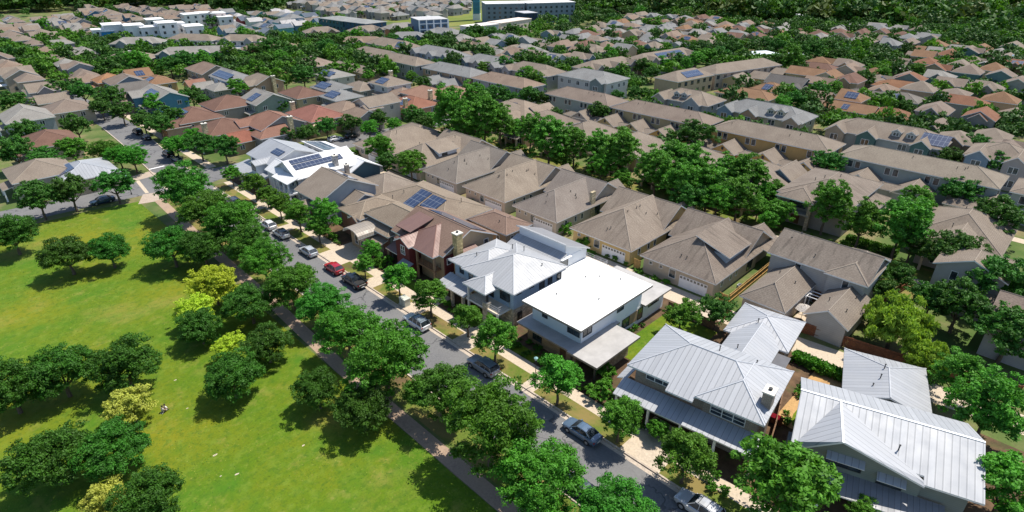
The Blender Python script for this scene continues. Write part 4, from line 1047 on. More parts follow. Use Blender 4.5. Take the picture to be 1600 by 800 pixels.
cottage("small grey garage roof in front of tan brick townhouse", 690, 125, 10, 8, GR2, (.40, .4, .4), 3.0, .4, 'y', 'gg', z=3.2).done()
cottage("low tan roof house before the grove, many roof hips", 812, 166, 17, 13, (.31, .255, .21), (.40, .3, .2), 3.8, .42, 'y', 'hh', wing=((-6, -4, 7, 8, 3.4, 'x', 'gh'),), sol=2).done()
cottage("tan gable garage house right of the grove", 843, 172, 9, 9, (.31, .255, .21), (.42, .31, .17), 3.2, .5, 'x', 'gg').done()
# orange and grey roofs beyond the porch rows at right
G7 = "houses beyond the porch rows at right"
cottage("cream house with long orange roof behind blue-grey porch row", 1168, 144, 19, 10, ORG, (.55, .44, .27), 4.8, .38, 'y', 'hh', group=G7).done()
cottage("tan garage house with solar roof below tan long townhouse", 1152, 122, 10, 9, BR1, (.5, .38, .22), 3.4, .45, 'x', 'gg', group=G7).done()
cottage("tan gabled garage house, left of the pair under far townhouse", 1180, 116, 12, 9, BR1, (.5, .38, .22), 3.4, .45, 'y', 'gg', group=G7).done()
cottage("tan gabled garage house, right of the pair under far townhouse", 1207, 110, 12, 9, BR1, (.5, .38, .22), 3.4, .45, 'y', 'gg', group=G7).done()
cottage("dark slate house with blue gable among orange roofs", 1232, 126, 14, 10, (.13, .125, .125), (.05, .08, .11), 4.6, .45, 'y', 'gg', wing=((-4, -5, 5, 7, 4.2, 'x', 'gg'),), group=G7).done()
cottage("orange roof house with small blue panel right of cream one", 1205, 136, 12, 11, ORG, (.46, .33, .2), 4.0, .42, 'y', 'hh', sol=3, group=G7).done()
cottage("orange peaked house above dark slate house", 1262, 112, 14, 10, ORG, (.46, .35, .2), 4.4, .45, 'y', 'gg', group=G7).done()
cottage("orange gabled house with white porch by leafy car street", 1296, 118, 10, 10, ORG, (.5, .42, .3), 4.6, .5, 'x', 'gg', group=G7).done()
cottage("dark red long roofed house at top of the orange group", 1280, 104, 16, 10, RED1, (.42, .32, .2), 4.4, .42, 'y', 'hh', group=G7).done()
cottage("orange roofed tan house with solar end behind dormered porch row", 1325, 166, 17, 9, ORG, (.46, .36, .18), 3.8, .42, 'y', 'gh', sol=2, group=G7).done()
cottage("brown-orange low roof right of solar-ended orange house", 1392, 176, 13, 10, (.24, .125, .075), (.44, .33, .16), 3.4, .42, 'y', 'hh', group=G7).done()
cottage("dark grey low house with navy gable by white car street", 1352, 147, 16, 10, (.18, .165, .155), (.05, .07, .1), 3.6, .42, 'y', 'gh', group=G7).done()
cottage("grey low house with round bush before it, far right", 1402, 150, 15, 10, (.21, .195, .18), (.16, .2, .2), 3.6, .42, 'y', 'hh', sol=2, group=G7).done()
cottage("orange brown long house near right edge", 1408, 132, 17, 10, (.27, .14, .08), (.45, .33, .16), 3.8, .4, 'y', 'hh', group=G7).done()
# around the upper left
h = cottage("blue two-storey house with grey roof and white solar array by the bend", 252, 145, 19, 11, GR2, (.07, .20, .27), 5.2, .42, 'y', 'gg', wing=((-4.5, 5, 7, 8, 5.1, 'x', 'gg'),), sol=8); h.done()
cottage("brown gable house left of the blue house", 195, 124, 14, 12, BR2, (.16, .2, .24), 4.8, .45, 'y', 'gh').done()
cottage("dark grey gabled house touching the blue house", 205, 136, 9, 11, (.17, .16, .155), (.30, .17, .09), 4.2, .5, 'x', 'gg').done()
cottage("small brown house under street trees at upper road", 200, 155, 9, 9, BR2, (.18, .15, .13), 3.4, .45, 'x', 'gg').done()
cottage("orange roofed house with solar panel", 246, 124, 13, 10, ORG, (.42, .28, .12), 3.8, .42, 'y', 'hh', sol=4).done()
cottage("orange brown roof house, small peaked, far left", 170, 122, 10, 10, (.36, .2, .11), (.42, .25, .1), 4.2, .5, 'y', 'hh').done()
cottage("orange peaked house behind grey roof with bright panel", 215, 115, 10, 9, ORG, (.42, .28, .12), 4.4, .5, 'x', 'gg', sol=3).done()
cottage("long brown gable house with white metal stack", 325, 106, 19, 12, (.255, .19, .155), (.33, .27, .2), 5.2, .45, 'y', 'gh').done()
cottage("pale blue house topped by long dark solar row", 362, 117, 17, 11, GR1, (.38, .47, .55), 5.4, .42, 'y', 'hg', sol=14).done()
cottage("brown gable house with arched window and brick front", 408, 123, 15, 11, BR1, (.36, .24, .16), 5.0, .45, 'y', 'gh', wing=((-4, -3, 6, 7, 4.8, 'x', 'gg'),), chim=(1, -8, 7.5)).done()
cottage("small salmon gable garage with orange wall", 305, 130, 8, 7, (.30, .16, .12), (.46, .27, .14), 3.0, .5, 'x', 'gg').done()
cottage("cream gable garage at the alley mouth", 318, 133, 7, 7, GR2, (.5, .46, .4), 3.0, .5, 'x', 'gg').done()
cottage("grey-brown house beyond bright tree, low hip", 345, 134, 10, 9, GR2, (.3, .3, .27), 3.2, .4, 'y', 'hh').done()
cottage("wide brown hip house up behind cedar tree", 492, 96, 18, 13, (.30, .24, .205), (.32, .28, .24), 4.2, .4, 'y', 'hh').done()
cottage("grey solar house with white rack of tubes", 522, 114, 13, 11, GR2, (.42, .4, .34), 4.6, .38, 'y', 'hh', sol=9).done()
cottage("brown garage roof row below the farthest townhouse, left one", 540, 102, 11, 9, BR1, (.4, .31, .22), 3.2, .42, 'y', 'hg').done()
cottage("brown garage roof row below the farthest townhouse, right one", 566, 107, 13, 9, BR1, (.4, .31, .22), 3.2, .42, 'y', 'hg').done()
cottage("brown low hip between the solar pair and white two-storey", 565, 133, 13, 10, BR1, (.35, .3, .25), 3.6, .4, 'y', 'hh').done()
h = cottage("silver roofed house with stone porch at the left park corner", 128, 262, 14, 12, GR1, (.36, .3, .22), 3.6, .34, 'y', 'hh', met=True, sol=5, group="houses on the park side of the street"); h.done()
cottage("brown roofed house left of the park corner, beyond its neighbour", 60, 262, 13, 12, BR1, (.36, .33, .28), 4.2, .42, 'y', 'hh', group="houses on the park side of the street").done()
cottage("red-brown roofed house among left street trees", 75, 215, 14, 12, RED1, (.40, .33, .25), 4.4, .42, 'y', 'hh', group="houses on the park side of the street").done()
cottage("grey roofed house far left beyond the street trees", 40, 178, 14, 12, GR2, (.30, .31, .32), 4.6, .42, 'y', 'hg', group="houses on the park side of the street").done()
cottage("brown hip house farthest left on the upper street", 105, 165, 13, 12, BR2, (.42, .36, .28), 4.2, .42, 'y', 'hh', group="houses on the park side of the street").done()

# ------------------------------------------------------------------ far houses: one mesh each
def px_of(x, y, z=0):
    fw = (x + y) * _s2; rt = (x - y) * _s2; up = z - CAM_H
    d = fw * _cp - up * _sp
    return 800 + FPX * rt / d, 400 - FPX * (fw * _sp + up * _cp) / d
def far_house(x, y, rot, w, d, ze, rc, wc, label, group, roof='hg', axis='y', cross=0, porch=None, flatroof=False, p=.45, name="distant_house", cat="house", sol=False, seed=0, into=None, fins=False):
    h = House.__new__(House); h.ox = h.oy = 0; h.parts = {}
    rm = shingle(rc); wm_ = plain("house_render", wc, .85, .1)
    r = random.Random(seed)
    mb = h.mb("far")
    if flatroof:
        mb.box(-d / 2, d / 2, -w / 2, w / 2, 0, ze, wm_); mb.box(-d / 2 - .3, d / 2 + .3, -w / 2 - .3, w / 2 + .3, ze + .002, ze + .4, plain("flat_roof", rc, .8))
    else:
        h.block(-d / 2, d / 2, -w / 2, w / 2, ze, p, rm, wm_, axis, roof, .4, part="far", wpart="far")
    for i in range(cross):
        yy = -w / 2 + w * (i + .5) / cross
        h.block(-d / 2 - 1.2, d * .2, yy - 2.4, yy + 2.4, ze, .75, rm, wm_ if i % 2 else plain("house_render", mul(wc, .7), .85, .1), 'x', 'gg', .3, part="far", wpart="far")
    k = max(2, int(w / 3.6))
    lv = [1.0] + [3.9 + 2.9 * j for j in range(int((ze - 3.2) / 2.7))]
    for z in lv:
        for i in range(k):
            yy = -w / 2 + w * (i + .5) / k
            mb.box(-d / 2 + (.34 if not flatroof else -.05) - (1.2 if cross and min(abs(yy + w / 2 - w * (j + .5) / cross) for j in range(cross)) < 2.0 else 0), -d / 2 + 1.0, yy - .75, yy + .75, z, z + 1.4, GLS)
        for xx in (-d / 4, d / 4): mb.box(xx - .6, xx + .6, -w / 2 + (.34 if not flatroof else -.05), -w / 2 + 1, z, z + 1.4, GLS)
    if fins:
        for i in range(int(w / 4) + 1):
            yy = -w / 2 + w * i / int(w / 4); mb.box(-d / 2 - .5, -d / 2, yy - .35, yy + .35, 0, ze, WHITEP)
        for i in range(int(d / 4) + 1):
            xx = -d / 2 + d * i / int(d / 4); mb.box(xx - .35, xx + .35, -w / 2 - .5, -w / 2, 0, ze, WHITEP)
        for z in range(3, int(ze), 3): mb.box(-d / 2 - .4, -d / 2, -w / 2, w / 2, z, z + .4, WHITEP); mb.box(-d / 2, d / 2, -w / 2 - .4, -w / 2, z, z + .4, WHITEP)
    if porch is not None: mb.box(-d / 2 - 2.0, -d / 2 + .3, -w * .3, w * .2, 2.7, 2.9, porch)
    if sol and not flatroof and axis == 'y':
        z = lambda q: ze + p * (q + d / 2) + .15
        mb.poly([(-d / 2 + 1, -w * .25, z(-d / 2 + 1)), (-d * .12, -w * .25, z(-d * .12)), (-d * .12, w * .2, z(-d * .12)), (-d / 2 + 1, w * .2, z(-d / 2 + 1))][::1], SOL)
    if into is not None:
        c_, s_ = math.cos(rot), math.sin(rot)
        b0 = len(into.v); into.v.extend([(p_[0] * c_ - p_[1] * s_ + x, p_[0] * s_ + p_[1] * c_ + y, p_[2]) for p_ in mb.v])
        ids = [into.mat(m) for m in mb.mats]
        into.f.extend([tuple(q + b0 for q in f) for f in mb.f]); into.mi.extend([ids[q] for q in mb.mi]); return None
    o = mb.build(name, None, (x, y, 0)); o.rotation_euler = (0, 0, rot)
    tag(o, label, cat, group); OCC.append((x, y, max(w, d) * .6)); return o
def row(p0, p1, label, rc, wc, ze=6, d=11, z=None, **k):
    zc = z or ze + .8
    x0, y0 = at(*p0, zc); x1, y1 = at(*p1, zc)
    L_ = math.hypot(x1 - x0, y1 - y0); a = math.atan2(y0 - y1, x0 - x1) - math.pi / 2
    nx = -math.cos(a)
    o = far_house((x0 + x1) / 2, (y0 + y1) / 2, a, L_, d, ze, rc, wc, label, k.pop("group", "far rows of townhouses"), **k)
    for i in range(int(L_ / 8) + 1):
        t = (i + .5) / (int(L_ / 8) + 1); OCC.append((x0 + (x1 - x0) * t, y0 + (y1 - y0) * t, 11))
    return o
WHT = (.66, .66, .66)
T = dict(name="distant_townhouse", cat="townhouse")
row((245, 80), (372, 76), "long grey roofed blue townhouse with gables above left trees", GR2, (.16, .22, .26), cross=4, roof='hh', **T)
row((268, 57), (340, 59), "white and black townhouse pair, left one, brown roof", BR1, (.5, .5, .5), cross=0, porch=WHITEP, roof='hh', **T)
row((346, 58), (415, 60), "white and black townhouse pair, right one, brown roof", BR1, (.5, .5, .5), cross=2, porch=WHITEP, roof='hh', **T)
row((375, 74), (466, 70), "long brown roof with small red gables, below white townhouses", PNK, (.24, .08, .06), cross=2, roof='hh', ze=4.2, **T)
row((175, 64), (256, 62), "grey roofed row with white porch roofs, far left", GR2, (.27, .3, .31), cross=2, porch=WHITEP, roof='hh', **T)
row((172, 86), (240, 87), "plain brown hip roof above the left tree row", BR1, (.36, .3, .24), ze=4.4, roof='hh', **T)
row((474, 48), (528, 45), "brown roofed row with brick porches, green end wall", BR1, (.33, .22, .15), cross=2, porch=WHITEP, roof='hh', **T)
row((528, 62), (604, 62), "brown roof grey walled row before grey blue one", PNK, (.28, .27, .26), cross=1, roof='hh', ze=5, **T)
row((606, 55), (668, 54), "blue walled row with grey roof, centre back", GR1, (.13, .2, .27), cross=2, roof='hh', ze=5.4, **T)
row((672, 46), (718, 50), "grey roofed row ending in pale brick gable", GR1, (.33, .34, .33), cross=2, roof='hh', ze=5.4, **T)
row((602, 42), (650, 38), "green ended row with orange brick porches", GR2, (.36, .22, .13), cross=2, porch=WHITEP, roof='hh', **T)
row((547, 47), (594, 42), "brown roofed row with blue gables and white porches", BR1, (.36, .3, .26), cross=2, porch=WHITEP, roof='hh', **T)
row((513, 24), (552, 29), "long dark teal three-storey hall, left half", (.3, .32, .33), (.03, .10, .12), ze=9, d=16, roof='hh', p=.12, name="dark_hall", cat="building")
row((553, 29), (588, 33), "long dark blue three-storey hall, right half", (.3, .32, .33), (.02, .07, .12), ze=9, d=16, roof='hh', p=.12, name="dark_hall", cat="building")
row((648, 30), (692, 28), "four-storey white framed blue block at the field", (.4, .4, .4), (.10, .16, .24), ze=11, d=18, fins=True, flatroof=True, z=11, name="apartment_block", cat="apartments")
row((728, 42), (770, 37), "pale flat-roofed row by the field, left part", (.62, .58, .55), (.56, .54, .52), ze=8, d=10, flatroof=True, z=8, name="modern_townhouse", cat="townhouse")
row((772, 36), (820, 29), "cream flat-roofed row by the field, right part", (.66, .56, .48), (.6, .5, .4), ze=8, d=10, flatroof=True, z=8, name="modern_townhouse", cat="townhouse")
row((756, 5), (815, 4), "long grey-blue four-storey apartment building behind the tower, left wing", (.62, .62, .62), (.16, .20, .23), ze=13, d=20, flatroof=True, z=13, name="apartment_block", cat="apartments")
row((817, 4), (890, 2), "long grey-blue four-storey apartment building behind the tower, right wing", (.66, .66, .66), (.17, .22, .26), ze=13, d=20, flatroof=True, z=13, name="apartment_block", cat="apartments")
row((812, 20), (832, 19), "dark blue box building at apartment end", (.4, .4, .42), (.02, .04, .08), ze=9, d=14, flatroof=True, z=9, name="dark_block", cat="building")
row((1040, 121), (1098, 110), "tan long townhouse with solar roof, near half", BR1, (.44, .33, .22), sol=True, roof='hh', **T)
row((1102, 109), (1205, 95), "tan long townhouse by the far trees, far half", BR1, (.38, .32, .26), roof='hh', **T)
row((908, 104), (985, 92), "brown townhouse row with gables behind round trees, near half", BR1, (.34, .28, .25), cross=3, roof='hh', **T)
row((990, 92), (1078, 78), "brown townhouse row with gables behind round trees, far half", BR1, (.34, .29, .27), cross=3, sol=True, roof='hh', **T)
row((1170, 82), (1208, 80), "dark pavilion with pale flat roof in far trees", (.5, .56, .58), (.05, .045, .04), ze=4, d=10, flatroof=True, name="pavilion", cat="pavilion")
row((1234, 83), (1256, 84), "small pale-roofed pavilion right of the dark one", (.45, .52, .54), (.12, .11, .1), ze=4, d=7, flatroof=True, name="pavilion", cat="pavilion")
row((1250, 24), (1280, 24), "long white roofed hall in the wooded background", (.75, .75, .75), (.2, .2, .2), ze=6, d=12, flatroof=True, z=6, name="distant_hall", cat="building")
AZ = (.03, .24, .46)
CUBES = [(158, 46, 8, 9, 9, WHT), (174, 38, 13, 9, 11, WHT), (190, 44, 8, 9, 8, WHT), (207, 39, 12, 9, 11, WHT), (218, 47, 9, 8, 8, WHT), (232, 42, 9, 9, 10, WHT), (246, 46, 9, 8, 8, WHT), (258, 35, 13, 9, 12, WHT), (272, 36, 9, 9, 11, WHT), (284, 43, 8, 8, 8.5, WHT), (300, 40, 13, 9, 10, WHT),
         (167, 49, 6, 6, 8, AZ), (189, 52, 6, 5, 6, AZ), (262, 45, 7, 6, 6.5, AZ), (291, 49, 8, 6, 6, AZ), (240, 30, 12, 9, 9, (.5, .48, .46)), (296, 22, 12, 9, 9, WHT), (318, 20, 13, 9, 9, WHT), (338, 20, 11, 9, 9, (.6, .5, .46)), (350, 26, 9, 9, 7, WHT)]
for i, (px, py, w, dd, zz, wc) in enumerate(sorted(CUBES)):
    x, y = at(px, py, zz)
    far_house(x, y, math.radians(-8), w, dd, zz, (.72, .72, .72) if wc is not AZ else (.25, .35, .45), wc, "%s cube townhouse, %s from left in the flat-roofed cluster at far left" % ("bright blue" if wc is AZ else "white" if wc is WHT else "beige", ordinal(i)), "flat-roofed cube townhouses", flatroof=True, name="cube_townhouse", cat="townhouse")
# control tower standing on the field
tx, ty = at(745, 31)
b = MB(); tw = plain("tower_panel", (.03, .17, .23), .4, .1); twh = plain("tower_base", (.72, .72, .70), .6)
b.box(-2.7, 2.7, -2.7, 2.7, 0, 4.4, twh)
root = empty("control_tower", (tx, ty, 0), math.radians(45)); tag(root, "tall teal panelled tower with white base on the green field", "tower"); b.build("base", root)
b = MB(); b.box(-2.5, 2.5, -2.5, 2.5, 4.4, 62, tw)
for k in range(15):
    z = 5.2 + 3.6 * k; b.box(-2.6, 2.6, -2.6, 2.6, z, z + .5, plain("tower_band", (.05, .25, .32), .4))
b.build("shaft", root)
b = MB(); b.box(-4.5, 4.5, -4.5, 4.5, 62.01, 68, GLS); b.box(-5, 5, -5, 5, 68.01, 69, twh); b.build("cab", root)
OCC.append((tx, ty, 30))

def inpoly(p, P):
    c = False; j = len(P) - 1
    for i in range(len(P)):
        if (P[i][1] > p[1]) != (P[j][1] > p[1]) and p[0] < (P[j][0] - P[i][0]) * (p[1] - P[i][1]) / (P[j][1] - P[i][1]) + P[i][0]: c = not c
        j = i
    return c
def free(x, y, r): return all((x - a) ** 2 + (y - b_) ** 2 > (r + q) ** 2 * .72 for a, b_, q in OCC)
ZONES = [
 ("centre back", [(690, 62), (735, 62), (840, 52), (905, 45), (910, 95), (840, 118), (760, 95), (700, 78)], [BR1, GR1, PNK, BR1, GR2], [(.36, .33, .3), (.2, .27, .32), (.33, .3, .24), (.45, .45, .44)]),
 ("right of centre back", [(905, 45), (1000, 23), (1112, 26), (1170, 38), (1160, 62), (1050, 74), (985, 84), (910, 95)], [BR1, PNK, ORG, GR1, RED1, PNK, GR2, GR1], [(.4, .28, .2), (.25, .3, .33), (.45, .33, .22), (.4, .38, .36)]),
 ("middle right", [(1120, 112), (1215, 100), (1320, 94), (1390, 115), (1440, 158), (1330, 158), (1220, 162), (1165, 150), (1150, 128)], [ORG, ORG, PNK, GR2, RED1, BR2], [(.5, .38, .22), (.36, .3, .24), (.16, .2, .24)]),
 ("far right", [(1330, 130), (1450, 60), (1600, 75), (1600, 250), (1480, 222), (1400, 178), (1330, 160)], [(.25, .125, .08), BR2, ORG, GR2, BR1, BR2], [(.36, .26, .17), (.3, .28, .26), (.12, .2, .19)]),
 ("upper right", [(1250, 52), (1330, 36), (1450, 44), (1450, 62), (1380, 78), (1290, 66)], [GR1, GR2, RED1, BR2], [(.34, .33, .32), (.3, .24, .2)]),
 ("the woods' edge", [(1170, 38), (1240, 42), (1300, 48), (1250, 62), (1170, 60)], [PNK, GR2, ORG, RED1], [(.4, .33, .28), (.32, .3, .3)]),
 ("upper left", [(130, 12), (250, 10), (345, 12), (345, 34), (255, 32), (130, 34)], [BR1, BR1, PNK, BR2], [(.4, .33, .27), (.3, .28, .25), (.05, .14, .22)]),
 ("left of the dark hall", [(345, 16), (470, 17), (512, 22), (512, 40), (470, 42), (430, 52), (350, 50)], [GR1, (.5, .5, .52), (.12, .15, .2), BR1, (.16, .2, .26)], [(.1, .3, .3), (.45, .3, .1), (.3, .06, .06), (.45, .5, .42), (.1, .2, .3)]),
 ("behind the dark hall", [(455, 4), (500, -14), (640, -18), (735, -12), (735, 18), (640, 20), (590, 22), (520, 20)], [BR1, GR1, PNK, GR2], [(.36, .3, .26), (.3, .3, .3), (.45, .42, .4)]),
 ("far left", [(-10, 30), (125, 20), (150, 60), (160, 95), (140, 150), (60, 150), (-10, 130)], [BR1, GR2, BR2, PNK, BR1], [(.36, .3, .24), (.3, .3, .3)])]
CANDS = []; GAPS = []
for zi, (zl, P, roofs, walls) in enumerate(ZONES):
    X = 20.0; k = 0
    while X < 760:
        Y = -260.0 + (k % 2) * 5
        while Y < 900:
            x = X + RND.uniform(-1, 1); y = Y + RND.uniform(-1, 1)
            if x + y > 60 and inpoly(px_of(x, y, 5), P):
                CANDS.append((x * x + y * y, x, y, zi))
                if k % 2: GAPS.append((x + 10.5 + RND.uniform(-2, 2), y + RND.uniform(-4, 4)))
            Y += 11.2
        X += 12.0 if k % 2 == 0 else 18.5; k += 1
CANDS.sort()
KEEP = []
for dd, x, y, zi in CANDS:
    if free(x, y, 4.6): KEEP.append((x, y, zi)); OCC.append((x, y, 5.0))
NEAR_N = 165
far_mb = MB(); cnt = {}
order = sorted(range(min(NEAR_N, len(KEEP))), key=lambda i: px_of(KEEP[i][0], KEEP[i][1], 5)[0])
rank = {}
for i in order:
    zi = KEEP[i][2]; rank[i] = cnt.get(zi, 0); cnt[zi] = rank[i] + 1
for i, (x, y, zi) in enumerate(KEEP):
    zl, P, roofs, walls = ZONES[zi]
    r = random.Random(i * 7 + 3)
    rc = r.choice(roofs); wc = r.choice(walls); two = r.random() < .62
    if rc in (ORG, RED1): wc = (.46, .33, .2)
    roofn = {BR1: "brown", BR2: "dark brown", GR1: "blue-grey", GR2: "grey", PNK: "pinkish", ORG: "orange", RED1: "brick red"}.get(rc, "dark")
    sl = r.random() < .12; n0 = len(OCC)
    far_house(x, y, math.radians(r.choice((0, 0, 0, 90))), r.uniform(8, 10), r.uniform(8.5, 11), 5.4 if two else 3.4, rc, wc,
              "%s roofed %s%s house, %s from left among the roofs %s" % (roofn, "tall" if two else "low", " solar" if sl else "", ordinal(rank.get(i, 0)), "at " + zl if not zl.startswith(("right of", "left of", "behind")) else zl), "distant houses " + zl, roof=r.choice(('hg', 'gg', 'hh', 'hg')), axis=r.choice('yyx'), cross=r.choice((0, 1, 1, 0)), sol=sl, porch=r.choice((None, None, TRIM)), seed=i, p=r.uniform(.4, .55), into=None if i < NEAR_N else far_mb)
    del OCC[n0:]
print("far houses", len(KEEP))
if far_mb.f:
    o = far_mb.build("distant_roofs"); tag(o, "mass of tiny house roofs farthest from the camera", "roofs", None, "stuff")

# ------------------------------------------------------------------ trees
LEAF_MID = leaf("leaves_mid_green", (.074, .222, .015), .4, .3)
LEAF_DARK = leaf("leaves_dark_green", (.044, .132, .010), .4, .25)
LEAF_BRIGHT = leaf("leaves_bright_green", (.092, .250, .020), .35, .32)
LEAF_YEL = leaf("leaves_yellow_green", (.40, .50, .03), .3, .3)
LEAF_GOLD = leaf("leaves_golden", (.46, .50, .08), .3, .3)
LEAF_FAR = leaf("leaves_far", (.048, .130, .020), .45, .2)
LEAF_BLUE = leaf("leaves_blue_green", (.050, .150, .016), .4, .25)

def crown_arrays(seed, clumps, per, leafsz, flat=.8, lump=.28, cone=0., droop=0., fill=.22, crad=(.10, .19), lobes=11):
    """unit crown: leaf quads gathered in tufts, tufts gathered in lobes through the crown's volume"""
    r = np.random.default_rng(seed)
    LB = []
    for i in range(lobes):
        t = i / lobes; a = i * 2.39996 + r.uniform(-.4, .4); zc = r.uniform(-.25, .25) + (1.15 * t - .35)
        zc = min(.72, zc); rad = math.sqrt(max(.08, 1 - zc * zc)) * r.uniform(.50, .72)
        LB.append((math.cos(a) * rad, math.sin(a) * rad, zc * .78, r.uniform(.30, .30 + lump)))
    LB.append((0, 0, .45, .45))
    C = []; T = []
    while len(C) < clumps:
        lx, ly, lz, lr = LB[r.integers(len(LB))]
        d = r.normal(size=3); d /= np.linalg.norm(d)
        if d[2] < -.6: continue
        q = lr * (r.uniform(.8, 1.08) if r.random() > fill else r.uniform(.1, .7))
        p = np.array([lx, ly, lz]) + d * q
        p[2] = p[2] * flat if p[2] > 0 else p[2] * flat * .85
        if cone: p[:2] *= max(.25, 1 - cone * (p[2] / flat + .3))
        C.append(p); T.append(d)
    C = np.array(C)
    rc = r.uniform(*crad, size=clumps)
    n = clumps * per
    ci = np.repeat(np.arange(clumps), per)
    d = r.normal(size=(n, 3)); d /= np.linalg.norm(d, axis=1)[:, None]
    d[:, 2] = np.where(d[:, 2] < -.3, -d[:, 2], d[:, 2])
    rr = rc[ci] * r.uniform(.35, 1.1, n)
    P = C[ci] + d * rr[:, None] * np.array([1.1, 1.1, .7])
    nrm = d + r.normal(size=(n, 3)) * .6 + np.array([0, 0, .3]); nrm /= np.linalg.norm(nrm, axis=1)[:, None]
    t = np.cross(nrm, r.normal(size=(n, 3))); t /= np.linalg.norm(t, axis=1)[:, None]
    bt = np.cross(nrm, t)
    sz = leafsz * r.uniform(.6, 1.4, n)
    a = t * (sz * .55)[:, None]; b_ = bt * sz[:, None]
    if droop: b_ = b_ + np.array([0, 0, -droop]) * sz[:, None]
    V = np.stack([P - a * .3 - b_, P + a, P + a * .3 + b_, P - a], axis=1).reshape(-1, 3)
    return V
def quads_mesh(name, V, mats, extra=None):
    n = len(V) // 4
    me = bpy.data.meshes.new(name)
    ev, ef, emi = extra if extra else ([], [], [])
    nv = len(V) + len(ev)
    allv = np.concatenate([V, np.array(ev, dtype=float).reshape(-1, 3)]) if len(ev) else V
    me.vertices.add(nv); me.vertices.foreach_set("co", allv.astype(np.float32).ravel())
    idx = list(range(len(V))); ls = list(range(0, len(V), 4))
    for f in ef: ls.append(len(idx)); idx += [len(V) + q for q in f]
    me.loops.add(len(idx)); me.loops.foreach_set("vertex_index", idx)
    me.polygons.add(len(ls)); me.polygons.foreach_set("loop_start", ls)
    for m in mats: me.materials.append(m)
    if ef: me.polygons.foreach_set("material_index", [0] * n + list(emi))
    me.update(calc_edges=True); me.validate()
    return me
def trunk_mb(seed, h, r0, limbs=5, spread=.55):
    r = random.Random(seed); mb = MB()
    top = Vector((r.uniform(-.04, .04), r.uniform(-.04, .04), h))
    mid = Vector((r.uniform(-.03, .03), r.uniform(-.03, .03), h * .5))
    mb.tube((0, 0, -.05), mid, r0, r0 * .8, 7, BARK, False); mb.tube(mid, top, r0 * .8, r0 * .62, 7, BARK, False)
    for i in range(limbs):
        a = 2 * math.pi * (i + r.random() * .5) / limbs
        e = top + Vector((math.cos(a) * spread, math.sin(a) * spread, r.uniform(.35, .65)))
        m_ = top + (e - top) * .5 + Vector((0, 0, -.05))
        mb.tube(top - Vector((0, 0, .02)), m_, r0 * .5, r0 * .3, 5, BARK, False); mb.tube(m_, e, r0 * .3, r0 * .1, 5, BARK, False)
    e = top + Vector((.04, .02, .8)); mb.tube(top, e, r0 * .55, r0 * .12, 5, BARK, False)
    return mb
# kinds in units of the crown radius: (crown mesh variants, crown centre height, trunk)
def make_kind(kname, label_leaf, mats, zc, seeds, clumps, per, leafsz, **k):
    out = []
    tm = trunk_mb(seeds[0], zc * .52, .075).build("trunk"); tmesh = tm.data; bpy.data.objects.remove(tm)
    for sd in seeds:
        V = crown_arrays(sd, clumps, per, leafsz, **k)
        V[:, 2] += zc
        out.append((quads_mesh("crown", V, mats), tmesh))
    return dict(name=kname, var=out, zc=zc)
KINDS = {
 "big":    make_kind("oak_tree", "", [LEAF_MID], 1.12, (1, 2, 3, 4), 430, 76, .031, flat=.86, lobes=14, crad=(.09, .17)),
 "bigdark": make_kind("oak_tree", "", [leaf("leaves_deep_green", (.060, .190, .015), .4, .28)], 1.15, (5, 6), 420, 76, .032, flat=.9, lobes=12, crad=(.09, .17)),
 "street": make_kind("street_tree", "", [LEAF_BRIGHT], 1.45, (11, 12, 13), 240, 62, .043, flat=1.05, cone=.15),
 "lawn":   make_kind("round_tree", "", [LEAF_DARK], .92, (21, 22, 23), 380, 74, .032, flat=.9, lump=.2, lobes=13),
 "yellow": make_kind("yellow_tree", "", [LEAF_YEL], 1.0, (31, 32), 300, 64, .037, flat=.9),
 "gold":   make_kind("golden_shrub_tree", "", [LEAF_GOLD], .95, (35, 36), 260, 60, .044, flat=.9, droop=.35),
 "tall":   make_kind("tall_tree", "", [leaf("leaves_lane_green", (.088, .235, .020), .4, .3)], 1.55, (41, 42, 43), 260, 60, .050, flat=1.45, cone=.18, lobes=13),
 "bright": make_kind("bright_tree", "", [LEAF_BRIGHT], 1.3, (51, 52), 190, 58, .052, flat=1.05),
 "dark":   make_kind("dark_tree", "", [LEAF_BLUE], 1.2, (61, 62), 190, 58, .052, flat=1.0),
 "bamboo": make_kind("feathery_tree", "", [leaf("leaves_feathery", (.24, .38, .035), .3, .35)], .9, (71,), 240, 66, .055, flat=.85, droop=.9, lump=.35),
 "shrub":  make_kind("shrub", "", [LEAF_BRIGHT], .62, (81, 82), 60, 50, .10, flat=.8, lobes=6),
}
